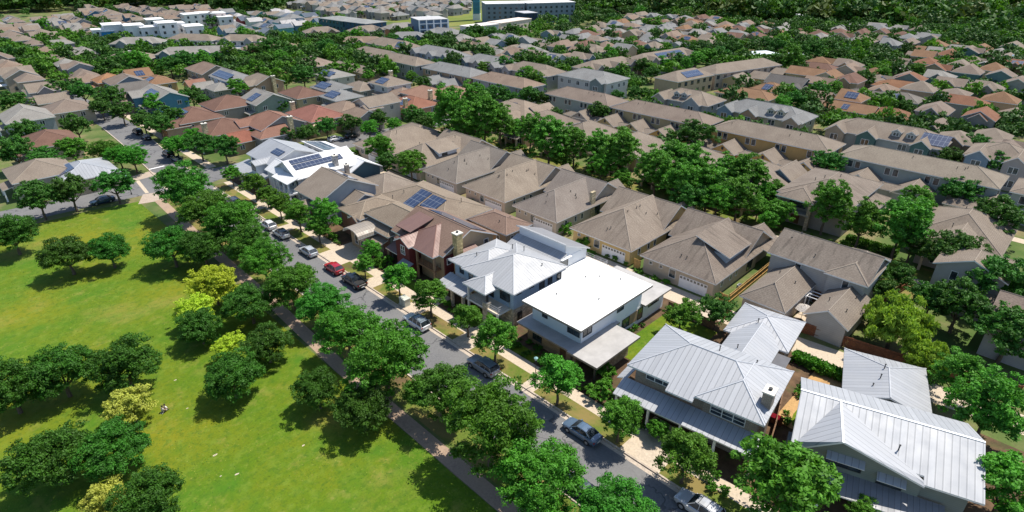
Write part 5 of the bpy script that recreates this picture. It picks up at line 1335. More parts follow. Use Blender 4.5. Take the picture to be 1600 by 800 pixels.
# small far trees: one mesh with trunk
FARV = []
for i, m in enumerate((LEAF_FAR, LEAF_FAR, LEAF_MID, LEAF_BLUE, LEAF_BRIGHT)):
    V = crown_arrays(100 + i, 60, 20, .11, flat=1.05, crad=(.16, .28), lobes=8); V[:, 2] += 1.15
    tb = trunk_mb(5, .55, .08, 3)
    FARV.append(quads_mesh("far_tree", V, [m, BARK], (tb.v, tb.f, [1] * len(tb.f))))
NT = [0]
def tree(kind, x, y, r, label, group=None, far=False):
    NT[0] += 1
    rz = RND.uniform(0, 6.28)
    if far:
        o = bpy.data.objects.new("background_tree", FARV[RND.randrange(5)] if not isinstance(kind, int) else FARV[kind]); COL.objects.link(o)
        o.location = (x, y, 0); o.rotation_euler = (0, 0, rz); o.scale = (r, r, r * RND.uniform(.85, 1.15))
        return tag(o, label, "tree", group)
    K = KINDS[kind]
    root = empty(K["name"], (x, y, 0), rz, r)
    root.scale = (r, r, r * RND.uniform(.92, 1.08))
    tag(root, label, "shrub" if kind == "shrub" else "tree", group)
    cm, tm = K["var"][RND.randrange(len(K["var"]))]
    c = bpy.data.objects.new("crown", cm); COL.objects.link(c); c.parent = root
    t = bpy.data.objects.new("trunk", tm); COL.objects.link(t); t.parent = root
    return root
def tree_at(kind, px, py, rp, label, group=None, far=False):
    """crown centre and crown half-width as seen in the photograph"""
    zc = KINDS[kind]["zc"] if not far else 1.15
    r = 3.0
    for _ in range(6):
        z = zc * r; x, y = at(px, py, z); r = rp * depth_of(x, y, z) / FPX
    OCC.append((x, y, r * .8))
    return tree(kind, x, y, r, label, group, far)

G1 = "trees in the row along the park path"
PATHROW = [(290, 297, 40), (322, 329, 39), (366, 352, 40), (392, 384, 33), (416, 412, 33), (458, 446, 39), (503, 476, 38), (545, 515, 46), (606, 566, 60), (690, 612, 50), (768, 668, 70), (845, 745, 66), (965, 800, 58)]
for i, (a, b_, c) in enumerate(PATHROW):
    tree_at("big" if i % 3 else "bigdark", a - 3, b_ + 1, c * 1.02, "broad green tree over the street kerb, %s from the intersection in the park path row" % ordinal(i), G1)
G2 = "round dark trees on the lawn"
for (k, a, b_, c, lab) in (("lawn", 268, 388, 36, "dark round lawn tree highest up, left of its twin"), ("lawn", 318, 392, 33, "dark round lawn tree touching the path row, behind yellow-green one"),
        ("lawn", 172, 395, 29, "dark lawn tree at left by the long lawn edge"), ("lawn", 390, 476, 38, "dark lawn tree beside the park path, right of yellow-green tree"),
        ("lawn", 312, 512, 33, "dark lawn tree with yellow tree at its top"), ("lawn", 417, 541, 34, "dark lawn tree between golden-topped tree and path"),
        ("lawn", 362, 590, 43, "dark lawn tree standing alone with long shadow, below golden one"), ("lawn", 196, 575, 46, "large dark tree at left, above the golden shrub"),
        ("lawn", 178, 705, 52, "large dark tree below the golden shrub at left"), ("lawn", 236, 785, 50, "dark green tree cut by bottom edge at left"),
        ("lawn", 496, 613, 35, "small dark lawn tree left of the pair nearest path"), ("lawn", 568, 642, 42, "dark lawn tree right of the pair, shading the path"),
        ("yellow", 333, 444, 38, "yellow-green lawn tree, brightest and largest of the yellow ones"), ("yellow", 306, 486, 29, "yellow-topped tree squeezed behind dark lawn tree"),
        ("yellow", 360, 542, 25, "small golden-green tree peeking behind the lone dark tree"), ("gold", 203, 634, 34, "feathery golden shrub between two large dark trees"),
        ("gold", 165, 785, 32, "golden shrub at bottom left corner"), ("tall", 1545, 640, 48, "leafy tree past right end of dark siding house, upper"), ("bright", 1575, 760, 62, "leafy tree past right end of dark siding house, lower"), ("lawn", 105, 400, 36, "dark tree far left of the lawn, upper"), ("lawn", 95, 585, 48, "dark tree left of the large dark pair, upper"),
        ("lawn", 78, 720, 55, "dark tree left of the large dark pair, lower"), ("lawn", 15, 610, 50, "dark tree touching the left picture edge"), ("lawn", 20, 370, 34, "dark tree at left edge near the side street")):
    tree_at(k, a, b_, c, lab, "trees standing on the lawn" if a < 700 else None)
G3 = "young street trees in front of the houses"
STREET = [(361, 272, 15), (396, 288, 20), (416, 305, 16), (436, 320, 18), (466, 334, 22), (510, 340, 25), (497, 358, 18), (582, 392, 17), (569, 415, 17), (622, 436, 25), (672, 462, 28), (730, 498, 25), (774, 530, 34), (872, 592, 38), (968, 655, 34), (1072, 712, 43)]
STREET.sort(key=lambda q: -at(q[0], q[1], 4)[1])
for i, (a, b_, c) in enumerate(STREET):
    tree_at("street", a, b_, c, "bright green young street tree on the house side, %s from the intersection" % ordinal(i), G3)
tree_at("bright", 1222, 752, 74, "largest yellowish green tree in front of the dark siding house")
tree_at("street", 1347, 796, 24, "small tree at bottom right under the siding house porch")
tree_at("bright", 1027, 670, 17, "slim young tree against brick house porch roof")
for (a, b_, c, lab) in ((604, 408, 11, "rounded shrub below brown porch of red house"), (940, 612, 24, "leafy bush at corner of brick house porch"), (947, 584, 18, "bush beside grey canopy of modern house"), (882, 357, 12, "round bush between brown hip garages, upper"), (915, 380, 15, "round bush by yellow garage wall, lower"), (556, 239, 9, "small bush beside teal gable garage"), (701, 241, 10, "bush against white shed dormer"), (1297, 520, 11, "pale feathery shrub in front of garage gable"), (1342, 490, 18, "clipped bright green shrub beside grey garage wing"), (985, 487, 12, "bush in the side yard of modern house"), (998, 425, 8, "low bush along alley wall"), (1040, 440, 7, "low bush beside white garage door"), (600, 312, 8, "bush behind detached garage wall at court"), (1275, 575, 13, "bush in the gravel garden")):
    tree_at("shrub", a, b_, c, lab, "shrubs round the houses")
for (k, a, b_, c, lab) in (("bright", 1065, 492, 27, "green tree in the yard left of silver garage wing"), ("dark", 1119, 487, 28, "dark tree hiding the fence by silver garage wing"),
        ("bright", 595, 231, 23, "round alley tree, upper left of three"), ("dark", 605, 256, 18, "dark alley tree between two rounder ones"), ("bright", 641, 254, 25, "round alley tree at lower right of three"),
        ("bamboo", 1398, 512, 48, "large feathery pale green tree over the fence at right"), ("bamboo", 1440, 556, 34, "feathery pale green tree at right edge, lower one"), ("dark", 1402, 436, 24, "dark tree shading the gap right of court house, upper"), ("bright", 1362, 492, 16, "green bushy tree in narrow yard below red fence"), ("dark", 1455, 470, 30, "dark tree by pale two-storey house at right"), ("tall", 1500, 590, 36, "leafy tree beyond the alley at right"), ("dark", 1378, 452, 22, "dark tree behind red fence near right edge"), ("dark", 1345, 440, 15, "dark tree beside grey two-storey house corner"),
        ("tall", 1293, 325, 30, "tall tree in front of the dark open porch"), ("tall", 1347, 350, 28, "leafy tree by hedge lawn, left one"), ("tall", 1410, 352, 38, "broad tree at right above the court house"), ("bright", 1433, 318, 26, "bright tree at right edge of the hedge"), ("dark", 1425, 385, 26, "dark tree behind court house at right edge"), ("bright", 1218, 330, 23, "bright tree left of the dark porch house"), ("bright", 1200, 345, 16, "smaller bright tree beside stained hip roof gable"),
        ("dark", 1292, 256, 24, "round tree at end of ochre townhouse block"), ("dark", 1088, 212, 27, "lone dark round tree among yellow garages"), ("dark", 936, 178, 17, "dark round tree in front of olive townhouse"), ("dark", 868, 178, 11, "small dark tree beside olive garage")):
    tree_at(k, a, b_, c, lab)
G4 = "tall trees along the shaded lane"
LANE = [("tall", 705, 178, 24), ("tall", 742, 158, 18), ("tall", 725, 192, 22), ("tall", 757, 188, 24), ("tall", 782, 192, 20), ("bright", 805, 200, 15), ("tall", 829, 205, 18), ("tall", 858, 217, 25), ("bright", 878, 247, 13), ("tall", 897, 228, 19), ("tall", 934, 230, 20), ("tall", 970, 234, 27), ("bright", 940, 260, 17), ("bright", 972, 275, 14),
        ("tall", 1025, 268, 24), ("tall", 1050, 254, 24), ("tall", 1082, 264, 24), ("tall", 1068, 286, 25), ("tall", 1108, 288, 25), ("dark", 1078, 312, 22), ("bright", 1122, 312, 23), ("tall", 1137, 272, 18), ("tall", 1169, 272, 25), ("tall", 1155, 306, 23), ("bright", 1190, 302, 16), ("tall", 1210, 298, 15), ("bright", 1185, 322, 14), ("dark", 660, 196, 14), ("dark", 648, 180, 16), ("bright", 676, 190, 12), ("bright", 700, 210, 12)]
for i, (k, a, b_, c) in enumerate(sorted(LANE, key=lambda q: q[1])):
    tree_at(k, a, b_ + 2, c * 1.22, "%s lane tree, %s from the left in the grove behind the hip roofs" % ({"tall": "tall mid green", "bright": "light green", "dark": "dark green"}[k], ordinal(i)), G4)
G5 = "trees round the cross street"
CROSS = [("big", 165, 238, 20), ("big", 186, 245, 21), ("big", 208, 248, 21), ("dark", 178, 288, 27), ("big", 275, 228, 19), ("bright", 300, 214, 14), ("dark", 312, 229, 20), ("dark", 350, 231, 22), ("dark", 172, 155, 20), ("dark", 158, 170, 16), ("dark", 190, 175, 18), ("dark", 224, 190, 18), ("dark", 250, 196, 20), ("bright", 240, 162, 16), ("dark", 265, 182, 20), ("dark", 282, 156, 15), ("dark", 300, 150, 16), ("dark", 316, 158, 12), ("dark", 404, 212, 13), ("dark", 446, 212, 16), ("dark", 480, 209, 16), ("dark", 510, 200, 16), ("dark", 548, 194, 18), ("dark", 440, 167, 13), ("dark", 464, 155, 11), ("bright", 372, 138, 15), ("bright", 446, 126, 12), ("dark", 474, 118, 18), ("dark", 592, 188, 15), ("bright", 616, 198, 13), ("bright", 577, 203, 14), ("bright", 508, 122, 12), ("dark", 592, 141, 9), ("bright", 575, 118, 10), ("bright", 642, 120, 10), ("dark", 660, 130, 13), ("dark", 775, 150, 19), ("dark", 797, 155, 12), ("dark", 826, 152, 18), ("dark", 846, 158, 14), ("bright", 112, 232, 22), ("dark", 70, 250, 24), ("dark", 120, 200, 20), ("dark", 25, 240, 25), ("dark", 40, 205, 22), ("dark", 110, 300, 28), ("dark", 60, 312, 28), ("dark", 130, 145, 18), ("dark", 90, 140, 18), ("dark", 20, 160, 20)]
for i, (k, a, b_, c) in enumerate(sorted(CROSS, key=lambda q: q[1])):
    tree_at(k, a, b_, c, "%s tree, %s from the left among the roofs by the cross street" % ({"big": "broad green", "bright": "light green", "dark": "dark round"}[k], ordinal(i)), G5)
G6 = "trees along the townhouse street"
MIDT = [(170, 100, 17), (190, 97, 16), (215, 98, 18), (265, 102, 17), (290, 97, 16), (318, 95, 15), (340, 92, 14), (358, 90, 14), (378, 88, 12), (400, 82, 15), (420, 76, 17), (438, 92, 14), (405, 100, 14), (455, 84, 12), (485, 82, 12), (512, 78, 15), (525, 70, 14), (545, 82, 12), (612, 66, 13), (600, 72, 11), (625, 78, 10), (650, 84, 10), (675, 62, 14), (700, 70, 14), (640, 64, 10), (668, 105, 9), (690, 104, 12), (705, 100, 11), (728, 98, 10), (745, 104, 10), (760, 108, 14), (785, 102, 18), (820, 118, 15), (838, 130, 16), (728, 58, 12), (742, 52, 14), (770, 55, 14), (800, 50, 12), (880, 98, 10), (868, 100, 9), (905, 100, 8), (918, 122, 15), (932, 132, 12), (899, 132, 10), (940, 115, 13), (962, 118, 11), (955, 130, 15), (972, 112, 12), (985, 104, 14), (1005, 105, 15), (1018, 116, 12), (1035, 98, 12), (1055, 95, 14), (1072, 102, 9), (1088, 92, 14), (1105, 88, 14), (1125, 85, 14), (1145, 80, 14), (1160, 88, 12), (1140, 92, 10), (992, 148, 12), (1010, 150, 13), (965, 150, 10), (1075, 158, 10), (1050, 150, 10), (1180, 172, 17), (1205, 180, 16), (1222, 172, 16), (1240, 160, 18), (1260, 150, 15), (1280, 145, 15), (1300, 138, 14), (1320, 132, 12), (1225, 100, 14), (1240, 96, 15), (1195, 68, 13), (1215, 74, 12), (1270, 82, 18), (1295, 80, 16), (1310, 90, 14), (1335, 88, 12), (1355, 102, 12), (1350, 122, 14), (1380, 118, 12), (1410, 170, 13), (1430, 210, 16), (1385, 140, 9), (1440, 175, 12), (1432, 112, 12), (1325, 160, 9), (1310, 118, 8), (1165, 122, 9), (1340, 208, 9), (1480, 250, 20), (1520, 230, 22), (1560, 260, 24), (1500, 300, 26), (1560, 340, 34), (1490, 400, 38), (1560, 440, 44), (1500, 480, 40), (1580, 520, 48)]
for i, (a, b_, c) in enumerate(sorted(MIDT)):
    k = ("dark", "tall", "dark", "bright", "dark")[(a * 7 + b_) % 5] if b_ > 85 else "dark"
    tree_at(k, a, b_, c, "%s tree, %s from the left in the leafy streets past the townhouses" % ({"tall": "taller mid green", "bright": "light green", "dark": "dark green"}[k], ordinal(i) if i < 69 else "%dth" % (i + 1)), G6)
# trees scattered between the far roofs
nfar = 0
BACK = []
tries = 0
while nfar < 70 and tries < 4000:
    tries += 1
    px, py = RND.uniform(-10, 1610), RND.uniform(24, 110)
    x, y = at(px, py, 3)
    if (540 < px < 800 and 14 < py < 45) or (py < 38 and 1120 < px < 1360): continue
    if not free(x, y, 2.6): continue
    r = RND.uniform(2.4, 4.6); OCC.append((x, y, r)); BACK.append((px, x, y, r)); nfar += 1
BACK.sort()
for i, (px, x, y, r) in enumerate(BACK):
    tree(None, x, y, r, "small background tree between distant roofs, %s from left of picture" % (ordinal(i) if i < 69 else "last"), "background trees between roofs", far=True)

# street greenery packed between the far roofs, too many and too small to tell apart
def leafy_mass():
    base = [crown_arrays(320 + i, 40, 11, .15, flat=1.0, crad=(.18, .32), lobes=7) for i in range(5)]
    r = random.Random(9); out = []; mi = []
    spots = [(x, y, r.uniform(2.2, 3.6)) for x, y in GAPS if r.random() < .6]
    for _ in range(9000):
        px = r.uniform(-40, 1640); py = r.uniform(16, 118)
        if (540 < px < 830 and 12 < py < 48): continue
        if px > 1120 and px < 1350 and py < 38: continue
        if px < 740 and py < 60 and r.random() < (.97 if px < 480 else .86): continue
        if 840 < px < 1120 and py < 70 and r.random() < .6: continue
        spots.append((*at(px, py, 2.5), r.uniform(2.3, 4.6)))
    for _ in range(2600):
        px = r.uniform(980, 1640); py = r.uniform(88, 236)
        spots.append((*at(px, py, 2.5), r.uniform(2.2, 4.2)))
    for y in range(-40, 300, 6):
        for x in (158.2, 167): spots.append((x + r.uniform(-.8, .8), y + r.uniform(-2, 2), r.uniform(2.2, 3.6)))
    n = 0
    for x, y, s in spots:
        if not free(x, y, s * .62): continue
        if 159.8 < x < 165.8 and y < 300: continue
        OCC.append((x, y, s * .8))
        a = r.uniform(0, 6.28); c_, s_ = math.cos(a), math.sin(a); B = base[r.randrange(5)]; hz = r.uniform(.9, 1.25)
        V = np.empty_like(B); V[:, 0] = (B[:, 0] * c_ - B[:, 1] * s_) * s + x; V[:, 1] = (B[:, 0] * s_ + B[:, 1] * c_) * s + y; V[:, 2] = (B[:, 2] * hz + 1.05) * s
        out.append(V); mi += [(0, 0, 1, 2, 3)[r.randrange(5)]] * (len(B) // 4); n += 1
        if n >= 1500: break
    me = quads_mesh("street_greenery", np.concatenate(out), [LEAF_FAR, LEAF_BLUE, LEAF_MID, LEAF_BRIGHT])
    me.polygons.foreach_set("material_index", mi)
    o = bpy.data.objects.new("street_greenery", me); COL.objects.link(o); tag(o, "small green treetops packed between the distant roofs", "treetops", None, "stuff")
    print("greenery", n)
leafy_mass()

# the wooded country beyond the roofs: one mass nobody could count
def wood_mass():
    base = [crown_arrays(300 + i, 22, 10, .19, flat=.9, crad=(.22, .36), lobes=6) for i in range(5)]
    r = random.Random(5); out = []; mi = []
    P1 = [(880, 16), (960, 14), (1000, 20), (1110, 21), (1180, 36), (1300, 42), (1440, 40), (1460, 56), (1600, 66), (1640, 60), (1640, -40), (860, -40), (870, 5)]
    P2 = [(-40, 14), (150, 9), (320, 8), (345, 14), (430, 14), (450, 2), (480, -20), (480, -40), (-40, -40)]
    n = 0
    for _ in range(60000):
        px = r.uniform(-40, 1640); py = r.uniform(-32, 66) if r.random() > .35 else r.uniform(-10, 40)
        if not (inpoly((px, py), P1) or inpoly((px, py), P2)): continue
        x, y = at(px, py, 4)
        if (1140 < px < 1240 and 26 < py < 38) or not free(x, y, 3): continue
        if px < 700 and r.random() < .3: continue
        if px > 860 and py > 5 and r.random() < .10: continue
        s = (3.2 + 7.5 * r.random() ** 1.7) * (1.2 if py < 10 else 1)
        a = r.uniform(0, 6.28); c_, s_ = math.cos(a), math.sin(a)
        B = base[r.randrange(5)]
        V = np.empty_like(B); V[:, 0] = (B[:, 0] * c_ - B[:, 1] * s_) * s + x; V[:, 1] = (B[:, 0] * s_ + B[:, 1] * c_) * s + y; V[:, 2] = (B[:, 2] + .85) * s
        out.append(V); mi += [(0, 0, 1, 2, 3, 1)[r.randrange(6)]] * (len(B) // 4); n += 1
        if n >= 3000: break
    V = np.concatenate(out)
    me = quads_mesh("distant_woods", V, [LEAF_FAR, LEAF_BLUE, LEAF_MID, leaf("leaves_olive", (.085, .135, .020), .45, .2)])
    me.polygons.foreach_set("material_index", mi)
    o = bpy.data.objects.new("distant_woods", me); COL.objects.link(o); tag(o, "dark green woods beyond the last roofs", "woods", None, "stuff")
    print("woods", n)
wood_mass()

# low planting along the garden fronts
def plant_mass(name, areas, dens, szr, mats, label, seed=3):
    base = crown_arrays(400 + seed, 16, 12, .22, flat=.8, crad=(.22, .4), lobes=5); r = random.Random(seed); out = []; mi = []
    for (x0, x1, y0, y1) in areas:
        for _ in range(int((x1 - x0) * (y1 - y0) * dens) + 1):
            x = r.uniform(x0, x1); y = r.uniform(y0, y1); s = r.uniform(*szr); a = r.uniform(0, 6.28); c_, s_ = math.cos(a), math.sin(a)
            V = np.empty_like(base); V[:, 0] = (base[:, 0] * c_ - base[:, 1] * s_) * s + x; V[:, 1] = (base[:, 0] * s_ + base[:, 1] * c_) * s + y; V[:, 2] = (base[:, 2] + .55) * s + .1
            out.append(V); mi += [r.randrange(len(mats))] * (len(base) // 4)
    me = quads_mesh(name, np.concatenate(out), mats); me.polygons.foreach_set("material_index", mi)
    o = bpy.data.objects.new(name, me); COL.objects.link(o); return tag(o, label, "planting", None, "stuff")
plant_mass("garden_planting", [(46.4, 48.9, 34, 38.2), (46.6, 49.2, 41, 50), (46.5, 48.0, 54.5, 62), (46.5, 48.8, 78, 84), (46.5, 48.2, 91.5, 103), (46.5, 48.4, 110, 118), (44, 46, 14, 19.5), (46.5, 47.8, 16, 29), (49, 51, 9, 11), (58, 62, 48.3, 49.2), (77.0, 77.7, 49.5, 55.5), (75.9, 77.5, 41.5, 46.5), (75.9, 77.5, 55.5, 60), (76.4, 77.6, 85.5, 91), (76.4, 77.6, 99, 104), (57.5, 64, 37, 37.8), (58.5, 60.5, 13, 15.5), (63.5, 66.5, 14.2, 15.6), (86, 100, 47.5, 48.3), (88, 100, 63, 65.2), (88, 100, 77.8, 78.9), (88, 100, 93, 94)], .9, (.28, .75), [LEAF_BRIGHT, LEAF_MID, LEAF_DARK], "low green planting along garden fronts and house walls")
plant_mass("lane_undergrowth", [(100.5, 105.5, 20, 140), (108.5, 113, 20, 140)], .16, (.4, 1.1), [LEAF_BRIGHT, LEAF_MID, LEAF_DARK], "undergrowth and low shrubs along the shaded lane", 4)
def lawn_tufts():
    r = np.random.default_rng(8); n = 42000
    x = 27.0 - 50 * r.random(n) ** 1.3; y = r.uniform(24, 141, n)
    f = np.sin(x * .31 + 1.3 * np.sin(y * .17)) + np.sin(y * .23 + x * .11) + r.normal(size=n) * .7
    k = f > -.2; x, y = x[k], y[k]; n = len(x)
    s = r.uniform(.04, .10, n); a = r.uniform(0, 6.28, n); P = np.stack([x, y, np.full(n, .014)], 1)
    d = np.stack([np.cos(a), np.sin(a), np.zeros(n)], 1) * s[:, None]; e = np.stack([-np.sin(a) * .5, np.cos(a) * .5, r.uniform(.2, .5, n)], 1) * s[:, None]
    V = np.stack([P - d, P + d, P + d * .6 + e, P - d * .6 + e], 1).reshape(-1, 3)
    me = quads_mesh("grass_tufts", V, [plain("tuft_green", (.07, .16, .008), .9, .3), plain("tuft_yellow", (.20, .22, .03), .9, .3), plain("tuft_dark", (.06, .135, .008), .9, .3)])
    me.polygons.foreach_set("material_index", r.choice([0, 0, 1, 2, 2], n).tolist())
    o = bpy.data.objects.new("grass_tufts", me); COL.objects.link(o); tag(o, "uneven longer grass tufts over the park lawn", "grass", None, "stuff")
lawn_tufts()
def hedge(x0, x1, y0, y1, hgt, label):
    r = np.random.default_rng(int(abs(x0 + y0) * 10)); vol = (x1 - x0) * (y1 - y0); n = int(vol * 260)
    P = np.stack([r.uniform(x0, x1, n), r.uniform(y0, y1, n), hgt * np.sqrt(r.uniform(0.02, 1, n))], 1)
    t = r.normal(size=(n, 3)); t /= np.linalg.norm(t, axis=1)[:, None]; q = np.cross(t, r.normal(size=(n, 3))); q /= np.linalg.norm(q, axis=1)[:, None]
    a = t * .13; b_ = q * .17
    V = np.stack([P - b_, P + a, P + b_, P - a], 1).reshape(-1, 3)
    o = bpy.data.objects.new("hedge", quads_mesh("hedge", V, [LEAF_MID])); COL.objects.link(o); tag(o, label, "hedge")
hedge(70.6, 72.2, 11.2, 18.6, 1.5, "dense green hedge between gravel garden and alley")
hedge(113.5, 115.2, 17.6, 26.2, 1.4, "long clipped hedge beside two-storey house lawn")
sheet("hedge_lawn", rect(104, 113, 16, 27), .018, LAWN)

# ------------------------------------------------------------------ vehicles
TYRE = plain("tyre_rubber", (.018, .018, .018), .85, .1); RIMM = plain("wheel_rim", (.42, .42, .43), .35, .05, 1.2, .6)
CGL = glass((.012, .016, .02)); LAMP = plain("lamp_lens", (.75, .75, .72), .15, .02); TAIL = plain("tail_lens", (.30, .012, .012), .2, .02)
def lerp_st(st, x):
    for i in range(len(st) - 1):
        if st[i][0] <= x <= st[i + 1][0]:
            t = (x - st[i][0]) / (st[i + 1][0] - st[i][0]); return [a + (b_ - a) * t for a, b_ in zip(st[i], st[i + 1])]
    return st[-1] if x > st[-1][0] else st[0]
# hull stations along x (front +): x, z bottom, z shoulder, z top(centre), half width
SHAPES = {
 "sedan": dict(L=4.75, hull=[(-2.36, .42, .78, .86, .70), (-2.25, .28, .88, 1.0, .84), (-1.5, .22, .90, 1.04, .91), (0, .20, .88, .98, .92), (1.0, .20, .86, .98, .92), (1.9, .22, .76, .88, .88), (2.28, .30, .64, .76, .78), (2.38, .40, .56, .64, .66)],
    cab=[(-1.75, .98, 1.0, .74), (-1.05, .98, 1.38, .62), (-.3, .98, 1.46, .60), (.35, .98, 1.42, .60), (1.15, .98, 1.0, .72)], roof=(-.95, .40), wheel=.33, wb=(1.40, -1.32)),
 "hatch": dict(L=4.4, hull=[(-2.16, .40, .86, .94, .72), (-2.05, .28, .96, 1.04, .85), (-1.3, .22, .96, 1.06, .91), (0, .20, .92, 1.0, .91), (1.0, .20, .88, .98, .91), (1.75, .22, .80, .90, .87), (2.1, .30, .68, .78, .77), (2.2, .40, .58, .66, .64)],
    cab=[(-2.02, 1.0, 1.06, .76), (-1.55, 1.0, 1.45, .64), (-.4, 1.0, 1.54, .63), (.3, 1.0, 1.48, .62), (1.1, 1.0, 1.02, .74)], roof=(-1.5, .35), wheel=.34, wb=(1.35, -1.30)),
 "suv": dict(L=4.85, hull=[(-2.40, .50, .98, 1.06, .80), (-2.32, .36, 1.06, 1.12, .90), (-1.3, .28, 1.06, 1.12, .95), (0, .26, 1.04, 1.10, .95), (1.0, .26, 1.02, 1.10, .95), (1.95, .30, .96, 1.04, .91), (2.3, .38, .84, .92, .83), (2.42, .48, .70, .76, .74)],
    cab=[(-2.3, 1.06, 1.12, .82), (-2.0, 1.06, 1.66, .72), (-.6, 1.06, 1.76, .70), (.25, 1.06, 1.70, .69), (.95, 1.06, 1.12, .80)], roof=(-1.98, .30), wheel=.38, wb=(1.45, -1.40)),
 "pickup": dict(L=5.4, hull=[(-2.70, .55, 1.0, 1.0, .84), (-2.62, .42, 1.06, 1.06, .93), (-1.3, .34, 1.08, 1.08, .96), (0, .32, 1.06, 1.10, .96), (1.2, .32, 1.05, 1.12, .96), (2.2, .36, .98, 1.06, .92), (2.6, .44, .86, .94, .86), (2.70, .52, .74, .80, .78)],
    cab=[(-.95, 1.08, 1.12, .82), (-.75, 1.08, 1.70, .72), (.2, 1.08, 1.78, .70), (.75, 1.08, 1.72, .70), (1.4, 1.08, 1.14, .80)], roof=(-.72, .8), wheel=.4, wb=(1.65, -1.60)),
}
def car(kind, label, col, x, y, rz, roofcol=None, rack=False, group="cars parked on the street", name="parked_car"):
    sh = SHAPES[kind]; root = empty(name, (x, y, .012), rz); tag(root, label, "car" if kind != "pickup" else "pickup", group)
    pm = paint(col)
    mb = MB(); rings = []
    xs = sorted(set([s_[0] for s_ in sh["hull"]] + list(np.linspace(sh["hull"][0][0], sh["hull"][-1][0], 15))))
    for q in xs:
        _, zb, zs, zt, hw = lerp_st(sh["hull"], q)
        half = [(.0, zb), (hw * .82, zb), (hw * .97, zb + .12), (hw, (zb + zs) / 2 + .05), (hw * .975, zs), (hw * .86, zs + (zt - zs) * .7), (hw * .45, zt), (0, zt + .01)]
        rings.append([(q, a, z) for a, z in half] + [(q, -a, z) for a, z in reversed(half[1:-1])])
    n = len(rings[0])
    for i in range(len(rings) - 1):
        for j in range(n):
            k = (j + 1) % n; mb.poly((rings[i][j], rings[i][k], rings[i + 1][k], rings[i + 1][j])[::-1], pm)
    mb.poly(rings[0], pm); mb.poly(list(reversed(rings[-1])), pm)
    # wheel arches
    if kind == "pickup":
        mb.box(-2.5, -1.05, -.72, .72, 1.085, 1.10, plain("bed_liner", (.02, .02, .02), .9))
        for s_ in (-1, 1): mb.box(-2.6, -1.0, s_ * .86 - .07, s_ * .86 + .07, 1.0, 1.26, pm)
        mb.box(-2.66, -2.56, -.86, .86, .9, 1.26, pm)
    for s_ in (-1, 1):
        for wx in sh["wb"]:
            w = sh["wheel"]; yy = s_ * (max(h_[4] for h_ in sh["hull"]) + .004)
            P = [(wx + (w + .07) * math.cos(math.pi * t / 10), yy, w + (w + .07) * math.sin(math.pi * t / 10)) for t in range(11)]
            mb.poly(P if s_ < 0 else P[::-1], TYRE)
    body = mb.build("body", root, smooth=True)
    # greenhouse: glass sides, painted roof and pillars
    g = MB(); cs = sh["cab"]; A = []; B = []
    for (q, z0, z1, hw) in cs:
        A.append((q, hw)); B.append((q, z1))
    for i in range(len(cs) - 1):
        (q0, z0, t0, w0), (q1, z1, t1, w1) = cs[i], cs[i + 1]
        b0 = .82 if kind in ("suv", "pickup") else .78
        for s_ in (-1, 1):
            P = [(q0, s_ * b0, z0), (q1, s_ * b0, z1), (q1, s_ * w1, t1), (q0, s_ * w0, t0)]
            g.poly(P if s_ < 0 else P[::-1], CGL)
        g.poly([(q0, -w0, t0), (q1, -w1, t1), (q1, w1, t1), (q0, w0, t0)], CGL)
    q, z0, t0, w0 = cs[0]; g.poly([(q, b0, z0), (q, -b0, z0), (q, -w0, t0), (q, w0, t0)][::-1], CGL)
    g.build("glazing", root)
    rm_ = paint(roofcol) if roofcol else pm
    rf = MB(); ra, rb = sh["roof"]; k = 6
    S_ = []
    for i in range(k + 1):
        q = ra + (rb - ra) * i / k; _, z0, z1, hw = lerp_st(cs, q); S_.append((q, z1, hw + .015))
    for i in range(k):
        (q0, z0, w0), (q1, z1, w1) = S_[i], S_[i + 1]
        pts0 = [(q0, -w0, z0 - .05), (q0, -w0 * .8, z0 + .03), (q0, 0, z0 + .055), (q0, w0 * .8, z0 + .03), (q0, w0, z0 - .05)]
        pts1 = [(q1, -w1, z1 - .05), (q1, -w1 * .8, z1 + .03), (q1, 0, z1 + .055), (q1, w1 * .8, z1 + .03), (q1, w1, z1 - .05)]
        for j in range(4): rf.poly((pts0[j], pts1[j], pts1[j + 1], pts0[j + 1]), rm_)
    for s_ in (-1, 1):
        def pil(q0, q1):
            _, a0, a1, aw = lerp_st(cs, q0); _, c0, c1, cw = lerp_st(cs, q1)
            rf.tube((q0, s_ * (b0 + .01), a0), (q1, s_ * (cw + .015), c1), .045, .04, 5, pm)
        pil(cs[-1][0], rb); pil(cs[0][0], cs[1][0])
        for q in ((-.35, -.35),) if kind == "pickup" else ((-.2, -.25), (-1.15, -1.2)): pil(*q)
    rf.build("roof", root, smooth=True)
    if rack:
        rk = MB()
        for s_ in (-1, 1): rk.tube((ra + .1, s_ * .58, 1.84), (rb - .2, s_ * .58, 1.84), .025, .025, 5, DARK)
        for q in (ra + .2, (ra + rb) / 2, rb - .3): rk.tube((q, -.58, 1.84), (q, .58, 1.84), .02, .02, 5, DARK)
        rk.build("roof_rack", root)
    hwm = max(h_[4] for h_ in sh["hull"])
    for wx in sh["wb"]:
        for s_ in (-1, 1):
            w = sh["wheel"]; wt = MB(); wt.tube((wx, s_ * (hwm - .2), w), (wx, s_ * (hwm + .012), w), w, w, 16, TYRE); o = wt.build("wheel", root)
            rt = MB(); rt.tube((wx, s_ * (hwm - .01), w), (wx, s_ * (hwm + .02), w), w * .62, w * .6, 12, RIMM); rt.build("rim", o)
    fr = sh["hull"][-2]; bk_ = sh["hull"][1]
